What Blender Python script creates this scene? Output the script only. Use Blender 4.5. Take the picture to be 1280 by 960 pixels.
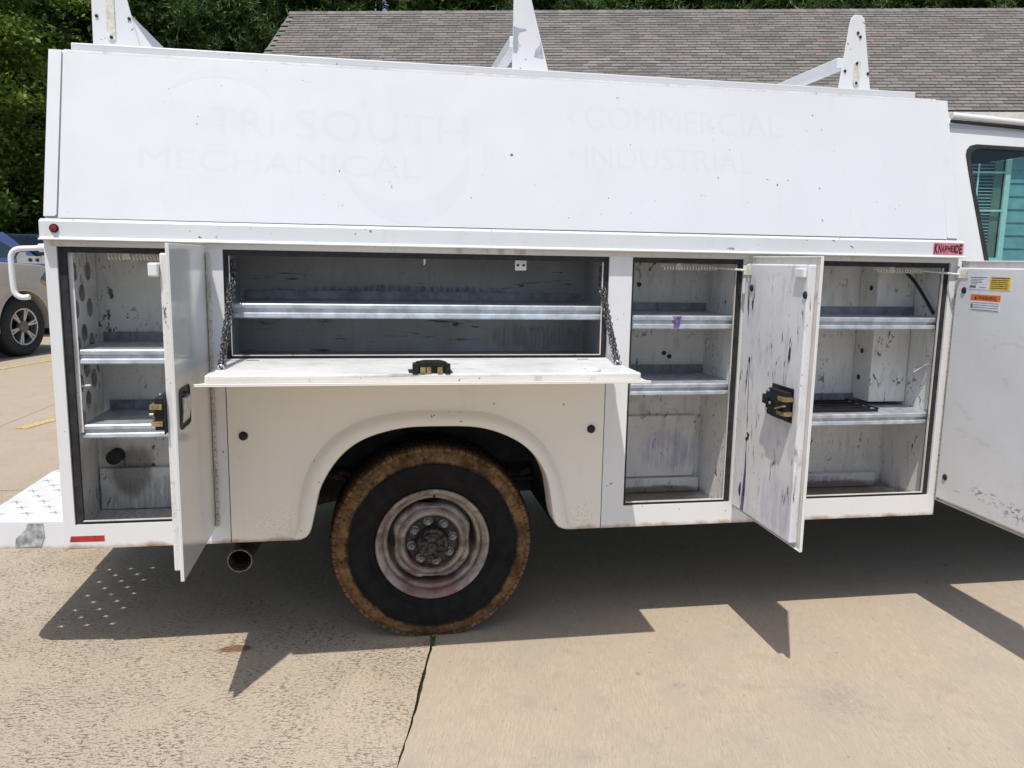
import bpy, bmesh, math, random
import numpy as np
from mathutils import Vector, Matrix, Quaternion
from mathutils.geometry import delaunay_2d_cdt

random.seed(7)
rng = np.random.default_rng(11)
scene = bpy.context.scene
for o in list(bpy.data.objects):
    bpy.data.objects.remove(o)

# ------------------------------------------------------------------ camera
cam = bpy.data.cameras.new('camera')
cam.sensor_width = 36.0
cam.lens = 36.0 * 1000.0 / 1280.0
cam.clip_end = 2000.0
cam_o = bpy.data.objects.new('camera', cam)
scene.collection.objects.link(cam_o)
_yaw, _pit, _rol = math.radians(9.8625), math.radians(8.7454), math.radians(1.0105)
_f = Vector((math.sin(_yaw) * math.cos(_pit), math.cos(_yaw) * math.cos(_pit), -math.sin(_pit)))
_r = _f.cross(Vector((0, 0, 1))).normalized()
_u = _r.cross(_f)
_r2 = math.cos(_rol) * _r + math.sin(_rol) * _u
_u2 = -math.sin(_rol) * _r + math.cos(_rol) * _u
m = Matrix.Identity(4)
for i in range(3):
    m[i][0], m[i][1], m[i][2] = _r2[i], _u2[i], -_f[i]
m[0][3], m[1][3], m[2][3] = 0.0, -2.95, 1.475
cam_o.matrix_world = m
scene.camera = cam_o
scene.render.resolution_x, scene.render.resolution_y = 1024, 768

# ------------------------------------------------------------------ light
SUN = Vector((-0.20, -0.385, 1.0)).normalized()
w = bpy.data.worlds.new('World')
scene.world = w
w.use_nodes = True
wn = w.node_tree
sky = wn.nodes.new('ShaderNodeTexSky')
sky.sky_type = 'NISHITA'
sky.sun_disc = False
sky.sun_elevation = math.asin(SUN.z)
sky.sun_rotation = math.atan2(SUN.x, SUN.y)
sky.air_density = 1.0
sky.dust_density = 1.6
wn.links.new(sky.outputs[0], wn.nodes['Background'].inputs[0])
wn.nodes['Background'].inputs[1].default_value = 0.14
sl = bpy.data.lights.new('sun', 'SUN')
sl.energy = 3.8
sl.angle = math.radians(0.53)
sl.color = (1.0, 0.965, 0.915)
so = bpy.data.objects.new('sun', sl)
so.rotation_euler = SUN.to_track_quat('Z', 'Y').to_euler()
so.location = (-4, -8, 20)
scene.collection.objects.link(so)
vs = scene.view_settings
vs.view_transform = 'Standard'
vs.look = 'None'
vs.gamma = 1.0
vs.use_curve_mapping = False
vs.exposure = 0.02

# ------------------------------------------------------------------ helpers
COL = scene.collection


class MB:
    def __init__(s):
        s.v, s.f = [], []

    def add(s, vs_, fs):
        o = len(s.v)
        s.v += [tuple(p) for p in vs_]
        s.f += [[i + o for i in f] for f in fs]
        return s

    def box(s, x0, x1, y0, y1, z0, z1):
        return s.add([(x0, y0, z0), (x1, y0, z0), (x1, y1, z0), (x0, y1, z0), (x0, y0, z1), (x1, y0, z1), (x1, y1, z1), (x0, y1, z1)],
                     [[3, 2, 1, 0], [4, 5, 6, 7], [0, 1, 5, 4], [1, 2, 6, 5], [2, 3, 7, 6], [3, 0, 4, 7]])

    def bar(s, a, b, wd, ht, up=(0, 0, 1)):
        a, b = Vector(a), Vector(b)
        d = (b - a).normalized()
        sd = d.cross(Vector(up)).normalized()
        u = sd.cross(d)
        pts = []
        for p in (a, b):
            for i, j in ((-1, -1), (1, -1), (1, 1), (-1, 1)):
                pts.append(p + sd * wd / 2 * i + u * ht / 2 * j)
        return s.add(pts, [[3, 2, 1, 0], [4, 5, 6, 7], [0, 1, 5, 4], [1, 2, 6, 5], [2, 3, 7, 6], [3, 0, 4, 7]])

    def prism(s, poly, axis, a, b):
        n = len(poly)
        def p3(p, t):
            return {'x': (t, p[0], p[1]), 'y': (p[0], t, p[1]), 'z': (p[0], p[1], t)}[axis]
        vs_ = [p3(p, a) for p in poly] + [p3(p, b) for p in poly]
        fs = [list(range(n))[::-1], list(range(n, 2 * n))] + [[i, (i + 1) % n, (i + 1) % n + n, i + n] for i in range(n)]
        return s.add(vs_, fs)

    def tube(s, pts, r, n=10, caps=True, closed=False):
        pts = [Vector(p) for p in pts]
        k = len(pts)
        rr = r if isinstance(r, (list, tuple)) else [r] * k
        def tan(i):
            if closed:
                return (pts[(i + 1) % k] - pts[i - 1]).normalized()
            return (pts[min(i + 1, k - 1)] - pts[max(i - 1, 0)]).normalized()
        t0 = tan(0)
        nrm = t0.orthogonal().normalized()
        vs_ = []
        for i in range(k):
            t = tan(i)
            q = t0.rotation_difference(t)
            nrm = (q @ nrm).normalized()
            t0 = t
            bn = t.cross(nrm)
            for j in range(n):
                a = 2 * math.pi * j / n
                vs_.append(pts[i] + (nrm * math.cos(a) + bn * math.sin(a)) * rr[i])
        fs = []
        for i in range(k if closed else k - 1):
            i2 = (i + 1) % k
            for j in range(n):
                fs.append([i * n + j, i * n + (j + 1) % n, i2 * n + (j + 1) % n, i2 * n + j])
        if caps and not closed:
            fs += [list(range(n))[::-1], [(k - 1) * n + j for j in range(n)]]
        return s.add(vs_, fs)

    def lathe(s, prof, n=48, c=(0, 0, 0), axis='y', closed=False):
        vs_ = []
        for r, t in prof:
            for j in range(n):
                a = 2 * math.pi * j / n
                ca, sa = math.cos(a) * r, math.sin(a) * r
                p = {'y': (ca, t, sa), 'x': (t, ca, sa), 'z': (ca, sa, t)}[axis]
                vs_.append((p[0] + c[0], p[1] + c[1], p[2] + c[2]))
        k = len(prof)
        fs = []
        for i in range(k if closed else k - 1):
            i2 = (i + 1) % k
            for j in range(n):
                fs.append([i * n + j, i * n + (j + 1) % n, i2 * n + (j + 1) % n, i2 * n + j])
        return s.add(vs_, fs)

    def disc(s, r, t, n=24, c=(0, 0, 0), axis='y'):
        vs_ = []
        for j in range(n):
            a = 2 * math.pi * j / n
            ca, sa = math.cos(a) * r, math.sin(a) * r
            p = {'y': (ca, t, sa), 'x': (t, ca, sa), 'z': (ca, sa, t)}[axis]
            vs_.append((p[0] + c[0], p[1] + c[1], p[2] + c[2]))
        return s.add(vs_, [list(range(n))])

    def cyl(s, r, t0, t1, n=20, c=(0, 0, 0), axis='y'):
        s.lathe([(r, t0), (r, t1)], n, c, axis)
        s.disc(r, t0, n, c, axis)
        return s.disc(r, t1, n, c, axis)

    def plate(s, outline, holes, to3, th):
        """flat plate with holes; to3(u, v, d) -> point, d = 0 front, th = back"""
        loops = [outline] + list(holes)
        pts, edges = [], []
        for lp in loops:
            o = len(pts)
            pts += [Vector(p) for p in lp]
            edges += [(o + i, o + (i + 1) % len(lp)) for i in range(len(lp))]
        vo, eo, fo, *_ = delaunay_2d_cdt(pts, edges, [], 0, 1e-7)
        def inside(p, poly):
            c = False
            j = len(poly) - 1
            for i in range(len(poly)):
                xi, yi = poly[i]
                xj, yj = poly[j]
                if (yi > p[1]) != (yj > p[1]) and p[0] < (xj - xi) * (p[1] - yi) / (yj - yi) + xi:
                    c = not c
                j = i
            return c
        keep = []
        for f in fo:
            cx = sum(vo[i][0] for i in f) / len(f)
            cy = sum(vo[i][1] for i in f) / len(f)
            if inside((cx, cy), outline) and not any(inside((cx, cy), h) for h in holes):
                keep.append(list(f))
        n = len(vo)
        vs_ = [to3(p[0], p[1], 0) for p in vo]
        fs = list(keep)
        if th:
            vs_ += [to3(p[0], p[1], th) for p in vo]
            fs += [[i + n for i in f[::-1]] for f in keep]
        s.add(vs_, fs)
        if th:
            for lp in loops:
                k = len(lp)
                s.add([to3(p[0], p[1], 0) for p in lp] + [to3(p[0], p[1], th) for p in lp],
                      [[i, (i + 1) % k, (i + 1) % k + k, i + k] for i in range(k)])
        return s

    def build(s, name, mat, parent=None, smooth=None, bevel=0, seg=2, origin=None, fix=True):
        me = bpy.data.meshes.new(name)
        vs_ = s.v
        if origin is not None:
            ox, oy, oz = origin
            vs_ = [(p[0] - ox, p[1] - oy, p[2] - oz) for p in vs_]
        me.from_pydata(vs_, [], s.f)
        if bevel or fix:
            bm = bmesh.new()
            bm.from_mesh(me)
            bmesh.ops.remove_doubles(bm, verts=bm.verts, dist=1e-5)
            if bevel:
                es = [e for e in bm.edges if len(e.link_faces) == 2 and e.calc_face_angle(0) > 0.6]
                bmesh.ops.bevel(bm, geom=es, offset=bevel, segments=seg, affect='EDGES', profile=0.5, clamp_overlap=True)
            bmesh.ops.recalc_face_normals(bm, faces=bm.faces)
            bm.to_mesh(me)
            bm.free()
        if smooth:
            me.shade_smooth()
            me.set_sharp_from_angle(angle=math.radians(smooth))
        me.materials.append(mat)
        ob = bpy.data.objects.new(name, me)
        COL.objects.link(ob)
        if origin is not None:
            ob.location = origin
        if parent is not None:
            ob.parent = parent
        return ob


def empty(name, loc=(0, 0, 0), rz=0.0):
    o = bpy.data.objects.new(name, None)
    o.location = loc
    o.rotation_euler = (0, 0, rz)
    o.empty_display_size = 0.2
    COL.objects.link(o)
    return o


def tag(o, label=None, cat=None, group=None, kind=None):
    if label: o['label'] = label
    if cat: o['category'] = cat
    if group: o['group'] = group
    if kind: o['kind'] = kind
    return o


def copy_tree(o, parent=None):
    c = o.copy()
    COL.objects.link(c)
    c.parent = parent
    for ch in o.children:
        copy_tree(ch, c)
    return c


def txt(body, name, mat, parent, size, matrix, sx=1.0, align='LEFT', bold=0.0, shear=0.0, spacing=1.0):
    cu = bpy.data.curves.new(name, 'FONT')
    cu.body = body
    cu.size = size
    cu.align_x = align
    cu.offset = bold
    cu.shear = shear
    cu.space_character = spacing
    cu.resolution_u = 3
    t = bpy.data.objects.new('tmp_text', cu)
    COL.objects.link(t)
    dg = bpy.context.evaluated_depsgraph_get()
    me = bpy.data.meshes.new_from_object(t.evaluated_get(dg))
    bpy.data.objects.remove(t)
    bpy.data.curves.remove(cu)
    me.transform(matrix @ Matrix.Diagonal((sx, 1, 1, 1)))
    me.materials.clear()
    me.materials.append(mat)
    me.name = name
    ob = bpy.data.objects.new(name, me)
    COL.objects.link(ob)
    ob.parent = parent
    return ob


def resample(pts, n):
    """Catmull-Rom through pts, resampled evenly"""
    P = [Vector(p) for p in pts]
    P = [P[0] * 2 - P[1]] + P + [P[-1] * 2 - P[-2]]
    dense = []
    for i in range(1, len(P) - 2):
        for k in range(12):
            t = k / 12
            a, b, c, d = P[i - 1], P[i], P[i + 1], P[i + 2]
            dense.append(0.5 * ((2 * b) + (c - a) * t + (2 * a - 5 * b + 4 * c - d) * t * t + (3 * b - a - 3 * c + d) * t ** 3))
    dense.append(P[-2])
    L = [0]
    for i in range(1, len(dense)):
        L.append(L[-1] + (dense[i] - dense[i - 1]).length)
    out = []
    j = 0
    for k in range(n):
        t = L[-1] * k / (n - 1)
        while j < len(L) - 2 and L[j + 1] < t:
            j += 1
        q = (t - L[j]) / max(1e-9, L[j + 1] - L[j])
        out.append(dense[j].lerp(dense[j + 1], min(1, max(0, q))))
    return out


# ------------------------------------------------------------------ materials
class NT:
    def __init__(s, name):
        s.m = bpy.data.materials.new(name)
        s.m.use_nodes = True
        s.t = s.m.node_tree
        s.b = s.t.nodes['Principled BSDF']
        s.out = s.t.nodes['Material Output']
        s.tc = None

    def n(s, typ, **kw):
        nd = s.t.nodes.new(typ)
        for k, v in kw.items():
            setattr(nd, k, v)
        return nd

    def l(s, a, b):
        s.t.links.new(a, b)

    def co(s, kind='Object', scale=None, rot=None, loc=None):
        if s.tc is None:
            s.tc = s.n('ShaderNodeTexCoord')
        o = s.tc.outputs[kind]
        if scale is None and rot is None and loc is None:
            return o
        mp = s.n('ShaderNodeMapping')
        if scale is not None: mp.inputs['Scale'].default_value = scale
        if rot is not None: mp.inputs['Rotation'].default_value = rot
        if loc is not None: mp.inputs['Location'].default_value = loc
        s.l(o, mp.inputs[0])
        return mp.outputs[0]

    def co2(s, rot, scale):
        v = s.co(rot=(0, 0, rot))
        mp = s.n('ShaderNodeMapping')
        mp.inputs['Scale'].default_value = scale
        s.l(v, mp.inputs[0])
        return mp.outputs[0]

    def noise(s, vec, scale, detail=4, rough=0.55, dist=0.0):
        nd = s.n('ShaderNodeTexNoise')
        nd.inputs['Scale'].default_value = scale
        nd.inputs['Detail'].default_value = detail
        nd.inputs['Roughness'].default_value = rough
        nd.inputs['Distortion'].default_value = dist
        s.l(vec, nd.inputs['Vector'])
        return nd.outputs['Fac']

    def ramp(s, fac, a, b, ca=0.0, cb=1.0):
        mr = s.n('ShaderNodeMapRange')
        mr.interpolation_type = 'SMOOTHSTEP'
        for i, v in enumerate((a, b, ca, cb)):
            mr.inputs[i + 1].default_value = v
        s.l(fac, mr.inputs[0])
        return mr.outputs[0]

    def math(s, op, a, b=None):
        nd = s.n('ShaderNodeMath', operation=op)
        for i, v in enumerate((a, b)):
            if v is None: continue
            if hasattr(v, 'is_linked') or hasattr(v, 'links'):
                s.l(v, nd.inputs[i])
            else:
                nd.inputs[i].default_value = v
        return nd.outputs[0]

    def mix(s, fac, a, b):
        nd = s.n('ShaderNodeMix', data_type='RGBA')
        if hasattr(fac, 'links'): s.l(fac, nd.inputs[0])
        else: nd.inputs[0].default_value = fac
        for i, v in ((6, a), (7, b)):
            if hasattr(v, 'links'): s.l(v, nd.inputs[i])
            else: nd.inputs[i].default_value = (*v, 1)
        return nd.outputs[2]

    def sep(s, vec):
        nd = s.n('ShaderNodeSeparateXYZ')
        s.l(vec, nd.inputs[0])
        return nd.outputs

    def spot(s, vec, ax, c, r, soft=0.3, nz=None, amt=0.0):
        """soft elliptical stain; ax = two axis indices, c centre, r radii"""
        xyz = s.sep(vec)
        t = []
        for k in (0, 1):
            a = s.math('SUBTRACT', xyz[ax[k]], c[k])
            a = s.math('DIVIDE', a, r[k])
            t.append(s.math('MULTIPLY', a, a))
        d = s.math('SQRT', s.math('ADD', t[0], t[1]))
        if nz is not None:
            d = s.math('ADD', d, s.math('MULTIPLY', s.math('SUBTRACT', nz, 0.5), amt))
        return s.ramp(d, 1.0, 1.0 - soft, 0.0, 1.0)

    def bump(s, h, strength=0.3, dist=0.01):
        nd = s.n('ShaderNodeBump')
        nd.inputs['Strength'].default_value = strength
        nd.inputs['Distance'].default_value = dist
        s.l(h, nd.inputs['Height'])
        s.l(nd.outputs[0], s.b.inputs['Normal'])

    def col(s, c):
        if hasattr(c, 'links'): s.l(c, s.b.inputs['Base Color'])
        else: s.b.inputs['Base Color'].default_value = (*c, 1)

    def set(s, **kw):
        names = {'rough': 'Roughness', 'metal': 'Metallic', 'coat': 'Coat Weight', 'coatr': 'Coat Roughness', 'spec': 'Specular IOR Level', 'sub': 'Subsurface Weight'}
        for k, v in kw.items():
            i = s.b.inputs[names[k]]
            if hasattr(v, 'links'): s.l(v, i)
            else: i.default_value = v
        return s


def simple(name, c, rough=0.5, metal=0.0, var=0.12, nscale=30.0, bump=0.0):
    t = NT(name)
    nz = t.noise(t.co(), nscale, 5)
    d = tuple(x * (1 - var * 1.6) for x in c)
    e = tuple(min(1, x * (1 + var)) for x in c)
    t.col(t.mix(t.ramp(nz, 0.3, 0.7), d, e))
    t.set(rough=rough, metal=metal)
    if bump:
        t.bump(nz, bump, 0.004)
    return t.m


def paint(name, base=(0.765, 0.765, 0.765), rough=0.38, grime=0.25, chips=0.0, coat=0.35, grime_c=(0.50, 0.45, 0.38), streak=0.3, rust=False, splash=False):
    t = NT(name)
    co = t.co()
    big = t.noise(co, 1.7, 5)
    med = t.noise(t.co(scale=(6, 6, 1.2)), 3.0, 6)
    fac = t.math('MULTIPLY', t.ramp(big, 0.35, 0.75), grime)
    c = t.mix(fac, base, tuple(b * 0.86 for b in base))
    c = t.mix(t.math('MULTIPLY', t.ramp(med, 0.56, 0.78), streak * grime), c, grime_c)
    if chips:
        sp = t.noise(co, 55, 2, 0.5)
        sp2 = t.noise(co, 3.1, 3)
        msk = t.math('MULTIPLY', t.ramp(sp, 0.735 - chips, 0.75 - chips), t.ramp(sp2, 0.48, 0.58))
        c = t.mix(msk, c, (0.10, 0.07, 0.055))
    if splash:
        for cx_, cz_, rx_, rz_ in ((-0.36, 0.50, 0.14, 0.13), (0.80, 0.48, 0.10, 0.12)):
            mk = t.spot(co, (0, 2), (cx_, cz_), (rx_, rz_), 1.0, t.noise(co, 9, 4), 0.8)
            c = t.mix(t.math('MULTIPLY', t.math('MULTIPLY', mk, t.ramp(t.noise(co, 110, 4, 0.7), 0.52, 0.66)), 0.5), c, (0.36, 0.25, 0.15))
    if rust:
        z_ = t.sep(co)[2]
        rz_ = t.math('ADD', z_, t.math('MULTIPLY', t.math('SUBTRACT', t.noise(co, 13, 5), 0.5), 0.05))
        c = t.mix(t.math('MULTIPLY', t.ramp(rz_, 0.452, 0.430), 0.75), c, (0.34, 0.19, 0.09))
        c = t.mix(t.math('MULTIPLY', t.ramp(rz_, 0.434, 0.422), 0.85), c, (0.12, 0.06, 0.03))
    t.col(c)
    rn = t.noise(co, 9, 4)
    t.set(rough=t.ramp(rn, 0.3, 0.75, rough * 0.8, rough * 1.25), coat=coat, coatr=0.12)
    wv = t.noise(t.co(scale=(1, 1, 0.55)), 2.1, 3, 0.4)
    t.bump(wv, 0.22, 0.012)
    return t.m


def scuffed(name, base, amount=0.5, cloud=0.74, dark=(0.035, 0.033, 0.035), stains=(), stretch=(1, 1, 1), rough=0.5, rustbot=None, sc=1.0):
    """old white enamel with scuffs, scratches and stains"""
    t = NT(name)
    co = t.co()
    c = t.mix(t.ramp(t.noise(co, 4 * sc, 6), 0.3, 0.75), base, tuple(b * cloud for b in base))
    c = t.mix(t.math('MULTIPLY', t.ramp(t.noise(t.co(scale=(9, 9, 2.2)), 3, 6, 0.65), 0.50, 0.78), 0.45 * amount), c, (0.22, 0.20, 0.18))
    patch = t.ramp(t.noise(co, 5.5 * sc, 3), 0.44, 0.60)
    sp = t.ramp(t.noise(t.co(scale=stretch), 40 * sc, 4, 0.65, 0.8), 0.59, 0.63)
    c = t.mix(t.math('MULTIPLY', t.math('MULTIPLY', sp, patch), amount), c, dark)
    speck = t.math('MULTIPLY', t.ramp(t.noise(t.co(scale=(1, 1, 0.7)), 120, 2), 0.67, 0.71), t.ramp(t.noise(co, 3.3, 3), 0.42, 0.62))
    c = t.mix(t.math('MULTIPLY', speck, 0.7 * amount), c, dark)
    for ax, ctr, rad, colr, op, ns, am in stains:
        nz = t.noise(t.co(scale=(1, 1, 0.35)), ns, 5, 0.65)
        mk = t.spot(co, ax, ctr, rad, 0.45 if ns < 40 else 0.9, nz, am)
        if ns >= 40:
            mk = t.math('MULTIPLY', mk, t.ramp(t.noise(t.co(scale=(0.8, 1, 1.3)), ns, 4, 0.6, 0.5), 0.52, 0.58))
        elif ns >= 15:
            mk = t.math('MULTIPLY', mk, t.ramp(t.noise(t.co(scale=(14, 14, 1.2)), 6, 5, 0.7), 0.30, 0.66))
        c = t.mix(t.math('MULTIPLY', mk, op), c, colr)
    t.col(c)
    t.set(rough=rough, coat=0.1, coatr=0.2)
    t.bump(t.noise(co, 35, 4), 0.08, 0.004)
    return t.m


M = {}
M['white'] = paint('white_paint', grime=0.35, chips=0.03, rust=True)
M['topper'] = paint('topper_paint', base=(0.685, 0.690, 0.702), grime=0.34, rough=0.42, chips=0.004, coat=0.2)
M['ghost'] = paint('ghost_lettering', base=(0.660, 0.666, 0.681), grime=0.34, rough=0.46, coat=0.15)
M['edge'] = scuffed('worn_edge', (0.74, 0.74, 0.74), 1.0, dark=(0.07, 0.05, 0.04), stretch=(0.06, 1, 0.6), sc=0.9)
M['rail'] = paint('rail_paint', base=(0.69, 0.70, 0.71), grime=0.5, chips=0.05)
M['header'] = paint('header_paint', base=(0.72, 0.69, 0.64), grime=1.0, chips=0.06, streak=0.9, grime_c=(0.30, 0.22, 0.15), coat=0.0)
M['creamwhite'] = paint('lower_panel_paint', base=(0.85, 0.815, 0.735), grime=0.3, chips=0.004, streak=0.35, rust=True, splash=True)
M['doorout'] = paint('door_outer_paint', base=(0.78, 0.775, 0.75), grime=0.3, rough=0.16, coat=0.9, chips=0.01)
PUR = (0.13, 0.06, 0.26)
LAV = (0.36, 0.33, 0.52)
M['inner'] = scuffed('compartment_enamel', (0.80, 0.79, 0.765), 0.9, cloud=0.82, stains=[((0, 2), (1.28, 0.66), (0.16, 0.12), LAV, 0.55, 22, 0.9), ((0, 2), (1.95, 0.50), (0.22, 0.035), (0.35, 0.16, 0.42), 0.7, 30, 1.0),
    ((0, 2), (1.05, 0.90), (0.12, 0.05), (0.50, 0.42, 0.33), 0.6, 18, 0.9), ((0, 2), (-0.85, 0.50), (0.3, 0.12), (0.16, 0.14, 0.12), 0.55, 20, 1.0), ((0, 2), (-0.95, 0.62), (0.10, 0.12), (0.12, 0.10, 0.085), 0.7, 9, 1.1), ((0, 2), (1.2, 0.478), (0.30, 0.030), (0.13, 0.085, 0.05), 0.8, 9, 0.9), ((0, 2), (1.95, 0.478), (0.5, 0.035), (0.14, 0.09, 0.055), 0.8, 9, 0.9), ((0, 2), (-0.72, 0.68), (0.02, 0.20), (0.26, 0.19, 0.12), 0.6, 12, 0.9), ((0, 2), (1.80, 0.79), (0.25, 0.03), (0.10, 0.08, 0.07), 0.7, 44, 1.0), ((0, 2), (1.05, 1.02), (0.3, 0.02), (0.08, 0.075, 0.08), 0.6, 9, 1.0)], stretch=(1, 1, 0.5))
M['traybox'] = scuffed('tray_enamel', (0.38, 0.385, 0.40), 0.9, stains=[((0, 2), (0.66, 1.16), (0.22, 0.07), (0.09, 0.08, 0.07), 0.55, 20, 1.2), ((0, 2), (0.1, 1.34), (0.55, 0.035), (0.06, 0.06, 0.07), 0.85, 20, 1.2)], stretch=(0.12, 1, 1.2))
M['tray'] = scuffed('tray_door_enamel', (0.78, 0.765, 0.74), 0.55, stains=[((0, 1), (-0.385, -0.06), (0.022, 0.03), (0.75, 0.42, 0.42), 0.6, 60, 0.9)], stretch=(0.10, 1, 1), rough=0.45)
M['d2in'] = scuffed('door_inner_enamel', (0.76, 0.76, 0.77), 1.0, cloud=0.85, stains=[
    ((0, 2), (-0.37, 0.62), (0.16, 0.13), LAV, 0.5, 16, 1.1), ((0, 2), (-0.13, 0.815), (0.018, 0.022), (0.02, 0.02, 0.02), 0.9, 60, 1.3),
    ((0, 2), (-0.17, 1.22), (0.006, 0.06), (0.02, 0.02, 0.02), 0.9, 70, 1.2)], stretch=(1, 1, 0.16))
M['d3in'] = scuffed('door_inner_enamel_clean', (0.74, 0.75, 0.765), 0.09, stains=[
    ((0, 2), (-0.30, 0.60), (0.11, 0.035), (0.10, 0.10, 0.10), 0.8, 55, 1.5), ((0, 2), (-0.14, 0.575), (0.03, 0.008), (0.10, 0.10, 0.10), 0.9, 50, 0.6),
    ((0, 2), (-0.45, 0.58), (0.09, 0.05), (0.12, 0.11, 0.10), 0.8, 60, 1.6)], stretch=(0.3, 1, 0.6), cloud=0.93)
M['flange'] = scuffed('door_flange_enamel', (0.70, 0.66, 0.62), 0.6, dark=(0.16, 0.10, 0.06), stretch=(1, 1, 0.2))
M['rusty'] = scuffed('rusty_white', (0.62, 0.58, 0.52), 1.0, dark=(0.12, 0.065, 0.035), stretch=(1, 1, 0.3), sc=2.2, cloud=0.6)
M['galv'] = simple('galvanised_steel', (0.52, 0.56, 0.60), 0.42, 0.55, 0.14, 22)
M['galv2'] = simple('dull_galvanised', (0.22, 0.23, 0.25), 0.5, 0.35, 0.2, 25)
M['rubber'] = simple('rubber_seal', (0.022, 0.021, 0.022), 0.75, 0, 0.3, 40)
M['black'] = simple('black_steel', (0.012, 0.012, 0.013), 0.42, 0.2, 0.25, 60, 0.1)
M['dark'] = simple('chassis_black', (0.022, 0.021, 0.020), 0.8, 0, 0.4, 15, 0.2)
M['brass'] = simple('yellow_zinc', (0.50, 0.40, 0.20), 0.35, 0.8, 0.25, 80)
M['chain'] = simple('chain_steel', (0.11, 0.11, 0.115), 0.45, 0.6, 0.5, 150)
M['spring'] = simple('spring_steel', (0.80, 0.79, 0.75), 0.4, 0.1, 0.15, 100)
M['alu'] = simple('bright_aluminium', (0.70, 0.71, 0.72), 0.3, 0.7, 0.1, 60)
M['rustpipe'] = simple('rusty_exhaust', (0.10, 0.065, 0.045), 0.75, 0.2, 0.5, 40, 0.3)
M['redlens'] = simple('red_lens', (0.28, 0.015, 0.02), 0.2, 0, 0.2, 60)
M['redtape'] = simple('red_reflector', (0.42, 0.035, 0.03), 0.35, 0, 0.15, 40)
M['tape'] = simple('silver_tape', (0.50, 0.52, 0.53), 0.35, 0.3, 0.35, 28, 0.5)
M['pink'] = simple('faded_red_decal', (0.62, 0.17, 0.22), 0.5, 0, 0.12, 50)
M['ink'] = simple('black_print', (0.015, 0.015, 0.017), 0.5, 0, 0.1, 50)
M['paper'] = simple('white_label', (0.74, 0.76, 0.82), 0.5, 0, 0.06, 50)
M['yellowlab'] = simple('yellow_label', (0.78, 0.55, 0.05), 0.5, 0, 0.1, 50)
M['orangelab'] = simple('orange_label', (0.75, 0.20, 0.04), 0.5, 0, 0.1, 50)
M['dullprint'] = simple('grey_print', (0.16, 0.17, 0.20), 0.6, 0, 0.1, 50)
M['caulk'] = simple('yellowed_bracket', (0.70, 0.67, 0.58), 0.6, 0, 0.15, 40)
M['bare'] = simple('bare_metal_patch', (0.46, 0.48, 0.51), 0.5, 0.3, 0.12, 30)
M['dashc'] = simple('dashboard', (0.02, 0.022, 0.024), 0.7, 0, 0.2, 20)
M['seat'] = simple('seat_cloth', (0.05, 0.052, 0.058), 0.9, 0, 0.2, 60)
M['cabin'] = simple('headliner', (0.06, 0.062, 0.066), 0.9, 0, 0.2, 30)


def glass_mat(name, tint, refl=1.0):
    t = NT(name)
    tr = t.n('ShaderNodeBsdfTransparent')
    tr.inputs[0].default_value = (*tint, 1)
    gl = t.n('ShaderNodeBsdfGlossy')
    gl.inputs['Roughness'].default_value = 0.02
    fr = t.n('ShaderNodeFresnel')
    bf = t.n('ShaderNodeNewGeometry').outputs['Backfacing']
    t.l(t.math('SUBTRACT', 1.5, t.math('MULTIPLY', bf, 1.5 - 1 / 1.5)), fr.inputs[0])
    mx = t.n('ShaderNodeMixShader')
    t.l(t.math('MULTIPLY', fr.outputs[0], refl), mx.inputs[0])
    t.l(tr.outputs[0], mx.inputs[1])
    t.l(gl.outputs[0], mx.inputs[2])
    t.l(mx.outputs[0], t.out.inputs[0])
    return t.m


M['glass'] = glass_mat('green_tinted_glass', (0.58, 0.82, 0.80))
M['pane'] = glass_mat('clear_pane', (0.88, 0.92, 0.91))
M['carglass'] = simple('dark_car_glass', (0.02, 0.03, 0.045), 0.06, 0.0, 0.1, 5)


def tyre_mat():
    t = NT('muddy_tyre')
    co = t.co()
    x = t.sep(co)
    r = t.math('SQRT', t.math('ADD', t.math('MULTIPLY', x[0], x[0]), t.math('MULTIPLY', x[2], x[2])))
    nz = t.noise(co, 26, 6, 0.65)
    r2 = t.math('ADD', r, t.math('MULTIPLY', t.math('SUBTRACT', t.noise(co, 7, 6, 0.7), 0.5), 0.045))
    msk = t.math('MULTIPLY', t.ramp(r2, 0.324, 0.342), t.ramp(t.noise(co, 75, 5, 0.7), 0.30, 0.48))
    edge = t.ramp(x[1], 0.105, 0.075, 0.12, 1.0)
    msk = t.math('MULTIPLY', msk, edge)
    mud = t.mix(t.ramp(t.noise(co, 14, 6, 0.7), 0.35, 0.68), (0.085, 0.047, 0.022), (0.235, 0.140, 0.068))
    blk = t.mix(t.ramp(nz, 0.3, 0.7), (0.006, 0.006, 0.0065), (0.012, 0.012, 0.013))
    t.col(t.mix(msk, blk, mud))
    t.set(rough=t.ramp(msk, 0, 1, 0.6, 0.95), spec=0.15)
    t.bump(t.math('ADD', t.noise(co, 90, 4), t.math('MULTIPLY', msk, 0.5)), 0.5, 0.004)
    return t.m


M['tyre'] = tyre_mat()


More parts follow.
